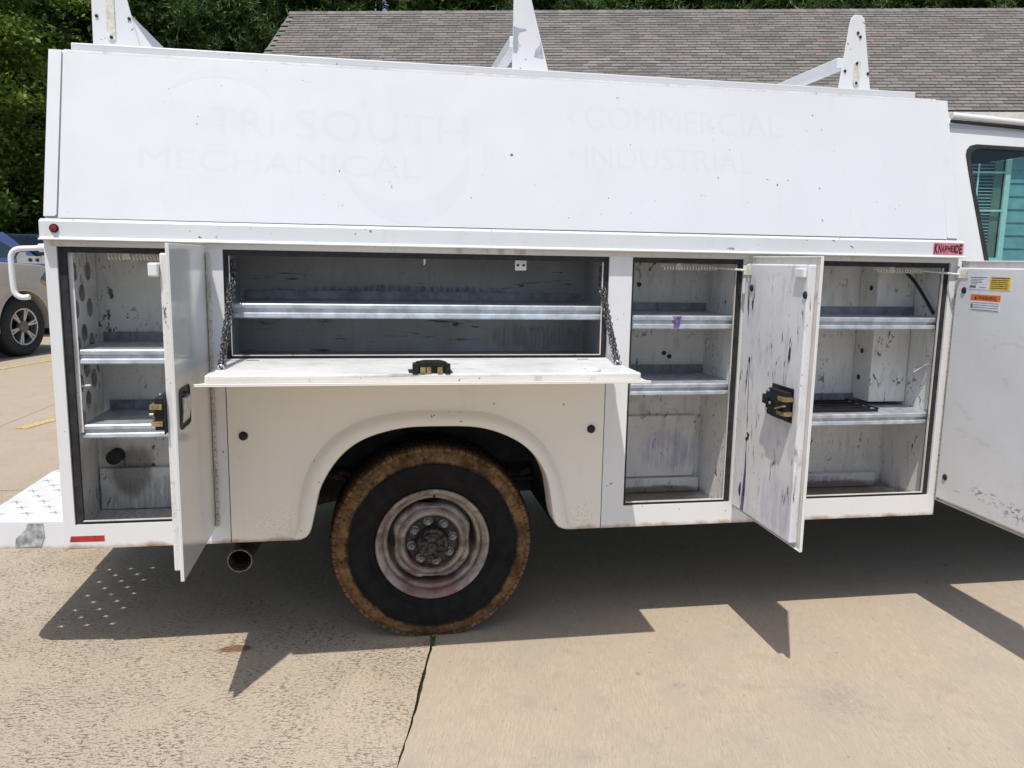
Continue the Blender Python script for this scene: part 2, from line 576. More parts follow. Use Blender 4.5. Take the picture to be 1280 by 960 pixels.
def rim_mat():
    t = NT('rusty_painted_rim')
    co = t.co()
    c = t.mix(t.ramp(t.noise(co, 9, 6), 0.35, 0.7), (0.36, 0.315, 0.27), (0.205, 0.185, 0.18))
    c = t.mix(t.math('MULTIPLY', t.ramp(t.noise(co, 17, 6, 0.7), 0.44, 0.66), 0.85), c, (0.13, 0.068, 0.038))
    c = t.mix(t.math('MULTIPLY', t.ramp(t.noise(co, 90, 3), 0.66, 0.70), 0.8), c, (0.03, 0.025, 0.02))
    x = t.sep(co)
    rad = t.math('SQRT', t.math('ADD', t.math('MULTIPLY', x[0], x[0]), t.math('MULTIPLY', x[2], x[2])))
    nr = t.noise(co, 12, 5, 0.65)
    for rc_, wd_, op in ((0.1705, 0.010, 0.85), (0.192, 0.006, 0.7), (0.1365, 0.006, 0.75), (0.110, 0.008, 0.8), (0.2215, 0.0035, 0.7)):  # brown rings: rust, plus shading painted into the rim's grooves
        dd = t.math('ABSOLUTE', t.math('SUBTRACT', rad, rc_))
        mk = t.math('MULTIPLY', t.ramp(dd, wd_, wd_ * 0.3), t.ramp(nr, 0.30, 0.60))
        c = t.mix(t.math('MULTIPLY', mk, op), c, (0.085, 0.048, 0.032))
    low = t.spot(co, (0, 2), (0.02, -0.19), (0.16, 0.05), 0.6, t.noise(co, 20, 5), 0.8)
    c = t.mix(t.math('MULTIPLY', low, 0.5), c, (0.24, 0.10, 0.06))
    t.col(c)
    t.set(rough=0.5)
    t.bump(t.noise(co, 70, 4), 0.15, 0.002)
    return t.m


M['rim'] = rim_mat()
M['hub'] = simple('greasy_hub', (0.060, 0.052, 0.048), 0.5, 0.5, 0.6, 60, 0.4)
M['nut'] = simple('lug_nut_steel', (0.27, 0.26, 0.255), 0.5, 0.3, 0.3, 90)
M['hubrust'] = simple('hub_rust', (0.10, 0.050, 0.030), 0.7, 0.2, 0.4, 40, 0.3)


def concrete(name, rough_slab):
    t = NT(name)
    co = t.co()
    big = t.noise(co, 0.55, 5)
    base = t.mix(t.ramp(big, 0.3, 0.7), (0.452, 0.368, 0.268), (0.502, 0.414, 0.310))
    base = t.mix(t.math('MULTIPLY', t.ramp(t.noise(co, 2.4, 6, 0.65), 0.45, 0.72), 0.5), base, (0.35, 0.298, 0.235))
    fine = t.noise(co, 140, 4, 0.7)
    base = t.mix(t.math('MULTIPLY', t.ramp(fine, 0.45, 0.75), 0.4), base, (0.28, 0.235, 0.18))
    broom = t.noise(t.co2(0.25, (60, 5.0, 1)), 3.0, 6, 0.8)
    broom2 = t.noise(t.co2(0.25, (7, 0.35, 1)), 2.0, 6, 0.7)
    line = t.math('MULTIPLY', t.ramp(t.noise(t.co2(0.25, (70, 0.25, 1)), 1.0, 4), 0.64, 0.72), t.ramp(t.noise(co, 1.1, 4), 0.42, 0.62))
    grit = t.noise(co, 420, 2, 0.6)
    blot = t.noise(co, 7.5, 6, 0.75)
    if rough_slab:
        st2 = t.co2(0.1, (0.62, 1.5, 1))
        a = t.noise(st2, 74, 4, 0.75)
        a2 = t.noise(st2, 150, 3, 0.6)
        ptc = t.ramp(t.noise(co, 4.2, 6, 0.75), 0.40, 0.62, 0.08, 1.0)
        pit = t.math('MULTIPLY', t.ramp(a, 0.545, 0.61), ptc)
        pit = t.math('MAXIMUM', pit, t.math('MULTIPLY', t.ramp(a2, 0.60, 0.68), 0.7))
        base = t.mix(t.math('MULTIPLY', pit, 0.80), base, (0.125, 0.088, 0.050))
        base = t.mix(t.math('MULTIPLY', t.ramp(grit, 0.58, 0.70), 0.45), base, (0.20, 0.155, 0.105))
        base = t.mix(t.math('MULTIPLY', t.ramp(t.noise(co, 1.6, 5), 0.5, 0.7), 0.35), base, (0.38, 0.29, 0.19))
        pale = t.ramp(t.noise(co, 130, 4, 0.7), 0.50, 0.66)
        base = t.mix(t.math('MULTIPLY', pale, 0.55), base, (0.60, 0.525, 0.43))
        stain = t.spot(co, (0, 1), (-0.53, 0.035), (0.075, 0.035), 0.35, t.noise(co, 18, 4), 0.7)
        base = t.mix(t.math('MULTIPLY', stain, 0.8), base, (0.16, 0.075, 0.025))
        hgt = t.math('ADD', t.math('MULTIPLY', pit, -1.0), t.math('MULTIPLY', fine, 0.6))
        t.col(base)
        t.set(rough=0.92, spec=0.2)
        t.bump(hgt, 0.8, 0.006)
    else:
        base = t.mix(t.math('MULTIPLY', t.ramp(broom, 0.42, 0.68), 0.55), base, (0.26, 0.205, 0.145))
        base = t.mix(t.math('MULTIPLY', t.ramp(grit, 0.56, 0.68), 0.45), base, (0.21, 0.17, 0.125))
        base = t.mix(t.math('MULTIPLY', t.ramp(grit, 0.44, 0.32), 0.55), base, (0.62, 0.53, 0.42))
        base = t.mix(t.math('MULTIPLY', t.ramp(blot, 0.50, 0.68), 0.50), base, (0.34, 0.28, 0.22))
        base = t.mix(t.math('MULTIPLY', t.ramp(broom2, 0.42, 0.60), 0.60), base, (0.415, 0.342, 0.258))
        base = t.mix(t.math('MULTIPLY', line, 0.55), base, (0.20, 0.16, 0.12))
        for cx, cy, rx, ry, op in ((1.55, -0.62, 0.20, 0.16, 0.55), (1.05, -0.45, 0.04, 0.03, 0.8), (1.40, -0.52, 0.05, 0.02, 0.7), (0.62, -0.8, 0.10, 0.06, 0.4)):
            m_ = t.spot(co, (0, 1), (cx, cy), (rx, ry), 0.95, t.noise(co, 14, 6, 0.7), 1.9)
            base = t.mix(t.math('MULTIPLY', t.math('MULTIPLY', m_, t.ramp(t.noise(co, 60, 4, 0.7), 0.35, 0.65)), op), base, (0.25, 0.23, 0.215))
        sm = t.ramp(t.noise(co, 21, 3), 0.69, 0.73)
        base = t.mix(t.math('MULTIPLY', sm, 0.6), base, (0.18, 0.15, 0.13))
        t.col(base)
        t.set(rough=0.9, spec=0.2)
        t.bump(t.math('ADD', broom, t.math('MULTIPLY', fine, 0.5)), 0.35, 0.005)
    return t.m


M['conc_rough'] = concrete('eroded_concrete', True)
M['conc_broom'] = concrete('broomed_concrete', False)
M['soil'] = simple('soil', (0.085, 0.070, 0.045), 0.95, 0, 0.4, 1.5)
M['joint'] = simple('joint_dirt', (0.045, 0.035, 0.024), 0.95, 0, 0.5, 60)
M['yline'] = simple('worn_yellow_paint', (0.58, 0.42, 0.17), 0.75, 0, 0.2, 30)


def leaf_mat(name, c0, c1, trans=0.35):
    t = NT(name)
    g = t.n('ShaderNodeNewGeometry')
    big = t.noise(t.co(), 0.9, 3)
    c = t.mix(g.outputs['Random Per Island'], c0, c1)
    c = t.mix(t.math('MULTIPLY', t.ramp(big, 0.35, 0.65), 0.5), c, tuple(x * 0.6 for x in c0))
    t.col(c)
    t.set(rough=0.45, spec=0.4)
    tl = t.n('ShaderNodeBsdfTranslucent')
    t.l(c, tl.inputs[0])
    mx = t.n('ShaderNodeMixShader')
    mx.inputs[0].default_value = trans
    t.l(t.b.outputs[0], mx.inputs[1])
    t.l(tl.outputs[0], mx.inputs[2])
    t.l(mx.outputs[0], t.out.inputs[0])
    return t.m


M['leaf'] = leaf_mat('broad_leaf', (0.12, 0.20, 0.028), (0.32, 0.42, 0.07), 0.5)
M['leaf2'] = leaf_mat('dark_leaf', (0.062, 0.118, 0.026), (0.15, 0.24, 0.048))
M['needle'] = leaf_mat('pine_needles', (0.058, 0.120, 0.030), (0.16, 0.25, 0.055), 0.3)
M['bark'] = simple('bark', (0.085, 0.066, 0.05), 0.95, 0, 0.35, 18, 0.5)


def shingle_mat():
    t = NT('asphalt_shingle')
    g = t.n('ShaderNodeNewGeometry')
    oi = t.n('ShaderNodeObjectInfo')
    wn_ = t.n('ShaderNodeTexWhiteNoise', noise_dimensions='4D')
    t.l(g.outputs['Random Per Island'], wn_.inputs['W'])
    oc = t.n('ShaderNodeCombineXYZ')
    t.l(oi.outputs['Random'], oc.inputs[0])
    t.l(oc.outputs[0], wn_.inputs['Vector'])
    r = wn_.outputs['Value']
    tile = t.co('Object')
    big = t.noise(tile, 0.8, 4)
    c = t.mix(r, (0.165, 0.155, 0.142), (0.285, 0.270, 0.250))
    red = t.ramp(t.math('ADD', r, t.math('MULTIPLY', big, 0.5)), 1.0, 1.22)
    c = t.mix(t.math('MULTIPLY', red, 0.35), c, (0.23, 0.13, 0.105))
    c = t.mix(t.math('MULTIPLY', t.ramp(t.noise(tile, 1.4, 6, 0.7), 0.45, 0.68), 0.55), c, (0.15, 0.135, 0.115))
    rs_ = t.noise(t.co('Object', scale=(0.5, 0.5, 3.0)), 1.6, 5, 0.7)
    c = t.mix(t.math('MULTIPLY', t.ramp(rs_, 0.54, 0.68), 0.40), c, (0.24, 0.155, 0.125))
    grain = t.noise(tile, 90, 3)
    c = t.mix(t.math('MULTIPLY', grain, 0.25), c, (0.08, 0.075, 0.07))
    t.col(c)
    t.set(rough=0.95, spec=0.15)
    return t.m


M['shingle'] = shingle_mat()
M['butt'] = simple('shingle_butt', (0.045, 0.042, 0.038), 0.95, 0, 0.2, 30)
M['siding'] = simple('blue_grey_siding', (0.30, 0.42, 0.46), 0.6, 0, 0.08, 6)
M['trim'] = simple('house_trim', (0.70, 0.68, 0.62), 0.6, 0, 0.08, 10)
M['wtrim'] = simple('white_window_trim', (0.80, 0.82, 0.80), 0.5, 0, 0.05, 10)
M['blind'] = simple('blind_slat', (0.70, 0.71, 0.69), 0.6, 0, 0.06, 20)
M['curtain'] = simple('curtain', (0.30, 0.28, 0.24), 0.9, 0, 0.1, 20)
M['roomdark'] = simple('dark_room', (0.02, 0.02, 0.022), 0.9, 0, 0.1, 5)
M['suvpaint'] = paint('champagne_paint', base=(0.52, 0.46, 0.39), grime=0.1, rough=0.3, coat=0.8)
M['suvdark'] = simple('grey_cladding', (0.16, 0.14, 0.13), 0.5, 0.1, 0.1, 20)
M['bluepaint'] = paint('blue_paint', base=(0.035, 0.055, 0.16), grime=0.1, rough=0.25, coat=1.0)
M['amber'] = simple('amber_lens', (0.65, 0.28, 0.06), 0.25, 0, 0.1, 30)
M['lamp'] = simple('clear_lamp', (0.10, 0.16, 0.26), 0.08, 0.2, 0.1, 30)
M['alloy'] = simple('alloy_wheel', (0.55, 0.54, 0.53), 0.3, 0.8, 0.1, 20)
M['rub2'] = simple('plain_tyre', (0.014, 0.014, 0.015), 0.7, 0, 0.25, 60, 0.2)
M['grass'] = leaf_mat('weed', (0.05, 0.11, 0.02), (0.12, 0.2, 0.05))
M['seam'] = simple('rusty_seam_gap', (0.10, 0.06, 0.035), 0.9, 0, 0.5, 50)  # rust-brown gap line along the fender panel edges

# ------------------------------------------------------------------ ground
g = MB()
g.add([(-400, -400, -0.05), (400, -400, -0.05), (400, 400, -0.05), (-400, 400, -0.05)], [[0, 1, 2, 3]])
gr = g.build('ground', M['soil'])
tag(gr, kind='structure')
pav = empty('pavement', (0, 0, 0))
tag(pav, kind='structure')
jd = MB()
jd.add([(-9.3, -7, -0.02), (12, -7, -0.02), (12, 12.4, -0.02), (-9.3, 12.4, -0.02)], [[0, 1, 2, 3]])
jd.build('joint_fill', M['joint'], pav)

JX = lambda y: 0.225 + 0.212 * (y - 0.023)          # main joint beside the tyre
LX = lambda y: -3.125 + 0.053 * (y - 5.0)           # joint under the yellow line


def slab(poly, mat, wob=()):
    """one concrete slab, edges eased; poly counter-clockwise, wob = indices of edges that are broken"""
    pts = []
    n = len(poly)
    for i in range(n):
        a, b = Vector(poly[i]), Vector(poly[(i + 1) % n])
        L = (b - a).length
        k = int(L / 0.035) if i in wob else 1
        d = (b - a).normalized()
        nr = Vector((d.y, -d.x))
        for j in range(k):
            p = a.lerp(b, j / k)
            if i in wob and j:
                p = p + nr * (random.uniform(-0.003, 0.002) + 0.004 * math.sin(j * 0.21))
            pts.append((p.x, p.y))
    b_ = MB()
    b_.prism(pts, 'z', -0.03, 0.0)
    return b_.build('concrete_slab', mat, pav, bevel=0.004 if not wob else 0.0, seg=1)


gp = 0.005
ys = [-7.0, 2.36, 6.43, 12.4]
for i in range(3):
    y0, y1 = ys[i] + gp, ys[i + 1] - gp
    slab([(JX(y0) + 0.0035, y0), (12, y0), (12, y1), (JX(y1) + 0.0035, y1)], M['conc_broom'], (3,))
    slab([(LX(y0) + gp, y0), (JX(y0) - 0.0035, y0), (JX(y1) - 0.0035, y1), (LX(y1) + gp, y1)], M['conc_rough'] if i == 0 else M['conc_broom'], (1,))
    slab([(-9.3, y0), (LX(y0) - gp, y0), (LX(y1) - gp, y1), (-9.3, y1)], M['conc_broom'])


def stripe(a, b, wd):
    a, b = Vector(a), Vector(b)
    d = (b - a).normalized()
    nr = Vector((-d.y, d.x)) * wd / 2
    q = MB()
    q.add([(*(a - nr), 0.004), (*(b - nr), 0.004), (*(b + nr), 0.004), (*(a + nr), 0.004)], [[0, 1, 2, 3]])
    o = q.build('parking_line', M['yline'], fix=False)
    return o


tag(stripe((-2.955, 4.27), (-1.6, 8.45), 0.10), kind='structure')
tag(stripe((-4.71, 8.05), (-3.45, 12.2), 0.10), kind='structure')

# weed in the joint
wd = MB()
for k in range(26):
    a = random.uniform(0, 6.28)
    L = random.uniform(0.012, 0.038)
    bx, by = 0.222 + random.uniform(-0.006, 0.006), 0.0 + random.uniform(-0.05, 0.0)
    bx = JX(by) + random.uniform(-0.005, 0.005)
    dx, dy = math.cos(a) * L * 0.6, math.sin(a) * L * 0.6
    px_, py_ = -math.sin(a) * 0.003, math.cos(a) * 0.003
    wd.add([(bx - px_, by - py_, 0.0), (bx + px_, by + py_, 0.0), (bx + dx * .6 + px_ * .7, by + dy * .6 + py_ * .7, L * .8), (bx + dx, by + dy, L)], [[0, 1, 2], [0, 2, 3]])
wdo = wd.build('weed', M['grass'], fix=False)
tag(wdo, 'small green weed tuft growing in concrete joint beside the tyre', 'weed')

# ------------------------------------------------------------------ the truck
truck = empty('service_truck', (0, 0, 0))
tag(truck, 'white utility service truck with its side compartment doors standing open', 'truck')
T = truck
X0, X1 = -1.09, 2.354
ZB, ZT = 0.432, 1.525
OPEN = {'c1': (-1.052, -0.620, 0.520, 1.497), 'tray': (-0.518, 0.879, 1.113, 1.497), 'c2': (0.970, 1.421, 0.520, 1.497), 'c3': (1.625, 2.321, 0.520, 1.497)}


def rect(x0, x1, z0, z1):
    return [(x0, z0), (x1, z0), (x1, z1), (x0, z1)]


# side skin with its openings
b = MB()
b.plate([(X0, ZB), (-0.525, ZB), (-0.525, 1.088), (0.881, 1.088), (0.881, ZB), (X1, ZB), (X1, ZT), (X0, ZT)],
        [rect(*OPEN[k]) for k in OPEN], lambda u, v, d: (u, d, v), 0.022)
b.build('side_skin', M['white'], T)
# returns under and behind the skin
for xa, xb in ((X0 + 0.002, -0.53), (0.886, X1 - 0.002)):
    b = MB(); b.box(xa, xb, 0.0225, 0.10, ZB + 0.001, ZB + 0.012); b.build('sill_return', M['white'], T)
b = MB(); b.box(X1 - 0.012, X1 - 0.001, 0.0225, 0.40, ZB + 0.014, ZT - 0.001); b.build('end_panel', M['white'], T)
b = MB(); b.box(X0 + 0.001, X0 + 0.010, 0.0225, 2.0495, ZB + 0.014, ZT - 0.001); b.build('end_panel', M['white'], T)
# header underside
b = MB()
b.box(X0 + 0.02, X1 - 0.006, -0.004, -0.0005, 1.4985, 1.5165)
b.build('header_strip', M['header'], T)

# compartment liners -------------------------------------------------
def liner(x0, x1, y1, z0, z1, mat, name='compartment_liner'):
    q = MB()
    y0 = 0.0225
    q.add([(x0, y0, z0), (x1, y0, z0), (x1, y1, z0), (x0, y1, z0), (x0, y0, z1), (x1, y0, z1), (x1, y1, z1), (x0, y1, z1)],
          [[0, 1, 2, 3], [7, 6, 5, 4], [3, 2, 6, 7], [0, 3, 7, 4], [2, 1, 5, 6]])
    return q.build(name, mat, T, fix=False)


liner(-1.078, -0.60, 0.36, 0.470, 1.500, M['inner'])
liner(-0.520, 0.881, 0.36, 1.100, 1.500, M['traybox'])
liner(0.950, 1.428, 0.36, 0.470, 1.500, M['inner'])
liner(1.600, 2.335, 0.36, 0.470, 1.500, M['inner'])
# structure inside compartments
q = MB(); q.box(2.155, 2.333, 0.225, 0.358, 0.885, 1.498); q.build('pillar_box', M['inner'], T, bevel=0.004)
q = MB(); q.box(0.952, 1.425, 0.325, 0.358, 0.472, 0.535); q.build('floor_ledge', M['inner'], T, bevel=0.004)
q = MB(); q.box(1.602, 2.29, 0.315, 0.358, 0.472, 0.535); q.build('floor_ledge', M['inner'], T, bevel=0.004)
q = MB(); q.box(-1.07, -0.605, 0.335, 0.358, 0.472, 0.640); q.build('lower_back_panel', M['inner'], T, bevel=0.004)
q = MB(); q.box(0.975, 1.402, 0.343, 0.358, 0.540, 0.815); q.build('lower_back_panel', M['inner'], T, bevel=0.004)
q = MB(); q.cyl(0.028, 0.300, 0.357, 20, (-1.005, 0, 0.690)); q.build('grommet', M['rubber'], T, smooth=40)
q = MB()
for xx, zz in ((1.12, 1.385), (1.245, 1.09), (1.27, 1.075), (1.33, 0.92)):
    q = MB(); q.cyl(0.010, 0.3555, 0.3575, 12, (xx, 0, zz)); q.build('wall_hole', M['ink'], T)
for yy, zz in ((0.27, 1.385), (0.30, 1.105), (0.31, 0.985)):
    q = MB(); q.cyl(0.012, 2.1535, 2.1548, 12, (0, yy, zz), 'x'); q.build('pillar_hole', M['ink'], T)

# rubber seal ring and inner lip of each opening -----------------------
for k, (x0, x1, z0, z1) in OPEN.items():
    il, ir = {'c1': (0.026, 0.026), 'tray': (0.018, 0.022)}.get(k, (0.010, 0.026))
    q = MB(); q.plate(rect(x0 - .0005, x1 + .0005, z0 - .0005, z1 + .0005), [rect(x0 + il, x1 - ir, z0 + .010, z1 - .020)], lambda u, v, d: (u, 0.009 + d, v), 0.0132)
    q.build('door_seal', M['rubber'], T)
    xr, zl = x1 - ir - .0005, z0 + .0105
    q = MB(); q.box(xr - .003, xr, 0.0035, 0.0125, zl + .0035, z1 - .021); q.build('opening_lip', M['flange'], T)
    q = MB(); q.box(x0 + il + .001, xr, 0.0035, 0.0125, zl, zl + .003); q.build('opening_lip', M['flange'], T)
    if k == 'tray':
        q = MB(); q.box(x0 + il + .001, x0 + il + .0035, 0.0035, 0.0125, zl + .0035, z1 - .021); q.build('opening_lip', M['flange'], T)

# perforated shelf standard in the rear compartment
q = MB()
circ = lambda cy, cz, r, n=18: [(cy + r * math.cos(2 * math.pi * j / n), cz + r * math.sin(2 * math.pi * j / n)) for j in range(n)]
holes = []
for zz in (1.411, 1.278, 1.150, 1.014, 0.882):
    holes.append(circ(0.101, zz, 0.0345))
    holes.append(circ(0.242, zz, 0.0345))
for zz in (1.335, 1.190, 1.060, 0.945):
    holes.append(circ(0.170, zz, 0.0330))
for zz in (1.445, 1.390):
    holes.append([(0.160, zz - .018), (0.175, zz - .018), (0.175, zz + .010), (0.160, zz + .010)])
q.plate([(0.03, 0.845), (0.075, 0.795), (0.325, 0.845), (0.325, 1.478), (0.03, 1.478)], holes, lambda u, v, d: (-1.036 - d, u, v), 0.002)
q.box(-1.034, -1.012, 0.0275, 0.0295, 0.85, 1.478)
q.build('shelf_standard', M['inner'], T)
q = MB(); q.tube([(-1.03, 0.05, 1.012), (-0.985, 0.045, 1.016)], 0.004, 8); q.build('hook', M['spring'], T)

# shelves -------------------------------------------------------------
def shelf(x0, x1, zt, zb, dividers=(), y1=0.345, back=True):
    q = MB()
    zc = (zt + zb) / 2
    # front rail folded: top return, upper face, groove, lower face
    prof = [(0.036, zt), (0.032, zt - 0.004), (0.032, zt - 0.016), (0.040, zt - 0.022), (0.040, zc - 0.004), (0.032, zc - 0.010), (0.030, zb + 0.004), (0.034, zb), (0.048, zb), (0.048, zt - 0.012), (y1, zt - 0.012), (y1, zt)]
    q.prism(prof, 'x', x0, x1)
    s = q.build('shelf', M['galv'], T)
    if back:
        q = MB(); q.box(x0 + .004, x1 - .004, y1 - 0.006, y1 - 0.002, zt + 0.001, zt + 0.036); q.build('shelf_back', M['galv2'], s)
    for xd in dividers:
        q = MB(); q.box(xd - 0.001, xd + 0.001, y1 - 0.012, y1 - 0.0065, zt + 0.001, zt + 0.036); q.build('divider', M['galv2'], s)
    return s


shelf(-1.030, -0.603, 1.143, 1.092, (-0.93, -0.80, -0.67))
shelf(-1.022, -0.603, 0.876, 0.827, (-0.93, -0.80, -0.67))
s_ = shelf(0.972, 1.424, 1.274, 1.221, (1.20,))
shelf(0.972, 1.424, 1.005, 0.958, (1.12, 1.27))
shelf(1.604, 2.332, 1.271, 1.222, (), 0.215)
s_ = shelf(1.604, 2.332, 0.870, 0.822, (1.80, 2.0))
q = MB()
for k in range(5):
    yy = 0.07 + k * 0.055
    q.box(1.78, 2.10, yy, yy + 0.006, 0.872, 0.884)
q.box(1.78, 1.786, 0.06, 0.30, 0.8845, 0.890); q.box(2.09, 2.096, 0.06, 0.30, 0.8845, 0.890)
q.build('shelf_grid', M['black'], s_)
shelf(-0.497, 0.862, 1.309, 1.256, (-0.1, 0.35))
# purple splash on the upper shelf rail
q = MB(); q.add([(1.155, 0.0295, 1.224), (1.178, 0.0295, 1.222), (1.184, 0.0295, 1.262), (1.192, 0.031, 1.272), (1.150, 0.031, 1.272), (1.160, 0.0295, 1.262)], [[0, 1, 2, 5], [5, 2, 3, 4]])
q.build('paint_splash', simple('purple_splash', (0.16, 0.10, 0.28), 0.5, 0, 0.4, 60), T, fix=False)
# small plates, hook, cable in compartments
q = MB(); q.box(0.527, 0.571, 0.06, 0.063, 1.440, 1.486)
q.build('striker_plate', M['white'], T, bevel=0.002)
for xx in (0.538, 0.560):
    q = MB(); q.cyl(0.005, 0.0585, 0.0598, 10, (xx, 0, 1.459)); q.build('screw', M['black'], T)
q = MB(); q.tube([(0.185, 0.05, 1.494), (0.185, 0.048, 1.475), (0.186, 0.05, 1.462), (0.184, 0.055, 1.455)], [0.004, 0.004, 0.003, 0.002], 8); q.build('hook', M['spring'], T)
q = MB(); q.tube(resample([(2.17, 0.21, 1.492), (2.22, 0.19, 1.478), (2.275, 0.17, 1.43), (2.30, 0.12, 1.36), (2.318, 0.07, 1.285)], 18), 0.007, 8); q.build('cable', M['rubber'], T, smooth=60)
for k in range(3):
    q = MB(); q.tube(resample([(2.33, 0.06, 1.075 + k * .008), (2.31, 0.09, 1.065), (2.295, 0.13, 1.045 - k * .006)], 8), 0.0035, 6); q.build('wire', M['alu'], T, smooth=60)

# topper ---------------------------------------------------------------
TA = (0.643, 0.165)
q = MB()
q.prism([(0.004, 1.527), (0.165, 2.166), (1.905, 2.166), (2.066, 1.527)], 'x', X0, X1)
topper = q.build('topper', M['topper'], T, bevel=0.006)
Nv = Vector((0, -0.643, 0.165)).normalized()
Uv = Vector((0, 0.165, 0.643)).normalized()
TM = Matrix((Vector((1, 0, 0, 0)), (0, 0, 0, 0), (0, 0, 0, 0), (0, 0, 0, 1)))
TM = Matrix.Identity(4)
for i in range(3):
    TM[i][0] = (1, 0, 0)[i]
    TM[i][1] = Uv[i]
    TM[i][2] = Nv[i]
TM.translation = Vector((0, 0.0036, 1.5253))
SLn = 0.6605


def tpl(u, v, d):
    p = TM @ Vector((u, v, d))
    return (p.x, p.y, p.z)


def tplate(name, outline, d0, d1, mat, parent, holes=(), bevel=0):
    qq = MB()
    qq.plate(outline, list(holes), lambda u, v, d: tpl(u, v, d0 + d), d1 - d0)
    return qq.build(name, mat, parent, bevel=bevel)


def rr(x0, x1, y0, y1, r, n=5, corners=(1, 1, 1, 1)):
    out = []
    for (cx, cy, a0, on) in ((x1 - r, y0 + r, -90, corners[1]), (x1 - r, y1 - r, 0, corners[2]), (x0 + r, y1 - r, 90, corners[3]), (x0 + r, y0 + r, 180, corners[0])):
        if on:
            for k in range(n + 1):
                a = math.radians(a0 + 90 * k / n)
                out.append((cx + r * math.cos(a), cy + r * math.sin(a)))
        else:
            a = math.radians(a0 + 45)
            out.append((cx + r * (1 if math.cos(a) > 0 else -1), cy + r * (1 if math.sin(a) > 0 else -1)))
    return out


tplate('topper_panel', [(-1.042, 0.068), (2.300, 0.068), (2.300, SLn - 0.012), (-1.042, SLn - 0.012)], 0.001, 0.009, M['topper'], topper, bevel=0.002)
tplate('corner_flange', rr(X0 + 0.001, -1.049, 0.072, SLn - 0.004, 0.010, corners=(0, 1, 0, 0)), 0.001, 0.010, M['topper'], topper, bevel=0.003)
tplate('corner_flange', rr(2.3018, X1 - 0.001, 0.072, SLn - 0.004, 0.010, corners=(1, 0, 0, 0)), 0.001, 0.0082, M['topper'], topper, bevel=0.002)
tplate('drip_edge', [(-1.042, SLn - 0.010), (2.300, SLn - 0.010), (2.300, SLn - 0.0005), (-1.042, SLn - 0.0005)], 0.001, 0.0085, M['edge'], topper)
# roof cap and rack
q = MB(); q.box(-1.022, 2.212, 0.168, 1.90, 2.1665, 2.193)
cap = q.build('roof_cap', M['topper'], T, bevel=0.004)
def rack(x0, x1, tx0, tx1, zt, round_top, far=False):
    z0 = 2.1935
    ya = 0.300 if not far else 1.763
    if round_top:
        prof = [(x0, z0), (x1, z0), (tx1, zt - 0.045), (tx1 - .006, zt - 0.016), (tx1 - .022, zt - .002), (tx0 + .022, zt - .002), (tx0 + .006, zt - .016), (tx0, zt - 0.045)]
    else:
        prof = [(x0, z0), (x1, z0), (tx1, zt - 0.03), (tx1 - 0.02, zt), (tx0, zt)]
    qq = MB(); qq.prism(prof, 'y', ya, ya + 0.007)
    return qq.build('rack_upright', M['white'], T, bevel=0.002)


u1 = rack(-0.990, -0.825, -0.985, -0.90, 2.56, False); u2 = rack(0.543, 0.697, 0.546, 0.605, 2.55, False); u3 = rack(1.940, 2.095, 1.972, 2.044, 2.52, True)
for a in ((-0.990, -0.825, -0.985, -0.90, 2.56, False), (0.543, 0.697, 0.546, 0.605, 2.55, False), (1.940, 2.095, 1.972, 2.044, 2.52, True)):
    rack(*a, far=True)
for xa in (-0.89, 0.555, 1.955):
    q = MB(); q.box(xa - 0.022, xa + 0.022, 0.3075, 1.7628, 2.300, 2.345); q.build('rack_crossbar', M['white'], T, bevel=0.004)
q = MB(); q.add([(-0.829, 0.3075, 2.1935), (-0.770, 0.3075, 2.1935), (-0.862, 0.3075, 2.33), (-0.829, 0.3115, 2.1935), (-0.770, 0.3115, 2.1935), (-0.862, 0.3115, 2.33)], [[0, 1, 2], [3, 5, 4], [0, 3, 4, 1], [1, 4, 5, 2], [2, 5, 3, 0]])
q.build('rack_gusset', M['white'], T)
for u_, xc, za, zb in ((u1, -0.925, 2.235, 2.50), (u3, 2.020, 2.232, 2.335)):
    q = MB()
    q.plate(rr(xc - 0.014, xc + 0.014, za, zb, 0.0135), [], lambda a, c, d: (a, 0.2995 - d, c), 0.003)
    q.build('slot_cover', M['caulk'], u_)
    for xb_, zb_ in ((xc, za + 0.012), (xc - .004, zb - 0.012)):
        q = MB(); q.cyl(0.006, 0.2935, 0.2964, 10, (xb_, 0, zb_)); q.build('bolt', M['ink'], u_)
for u_, pts in ((u1, ((-0.972, 2.318), (-0.862, 2.315))), (u3, ((2.012, 2.445), (2.024, 2.430), (1.966, 2.290), (2.072, 2.285)))):
    for xx, zz in pts:
        q = MB(); q.cyl(0.006, 0.2965, 0.2999, 10, (xx, 0, zz)); q.build('bolt', M['ink'], u_)
q = MB()
q.plate([(0.5455, 2.285), (0.560, 2.283), (0.567, 2.30), (0.566, 2.325), (0.563, 2.345), (0.571, 2.362), (0.597, 2.369), (0.595, 2.374), (0.57, 2.372), (0.5460, 2.380)], [], lambda a, c, d: (a, 0.2996 - d, c), 0.0012)
q.plate([(0.630, 2.272), (0.668, 2.268), (0.655, 2.33), (0.650, 2.312), (0.637, 2.300)], [], lambda a, c, d: (a, 0.2996 - d, c), 0.0012)
q.build('bare_patch', M['bare'], u2)

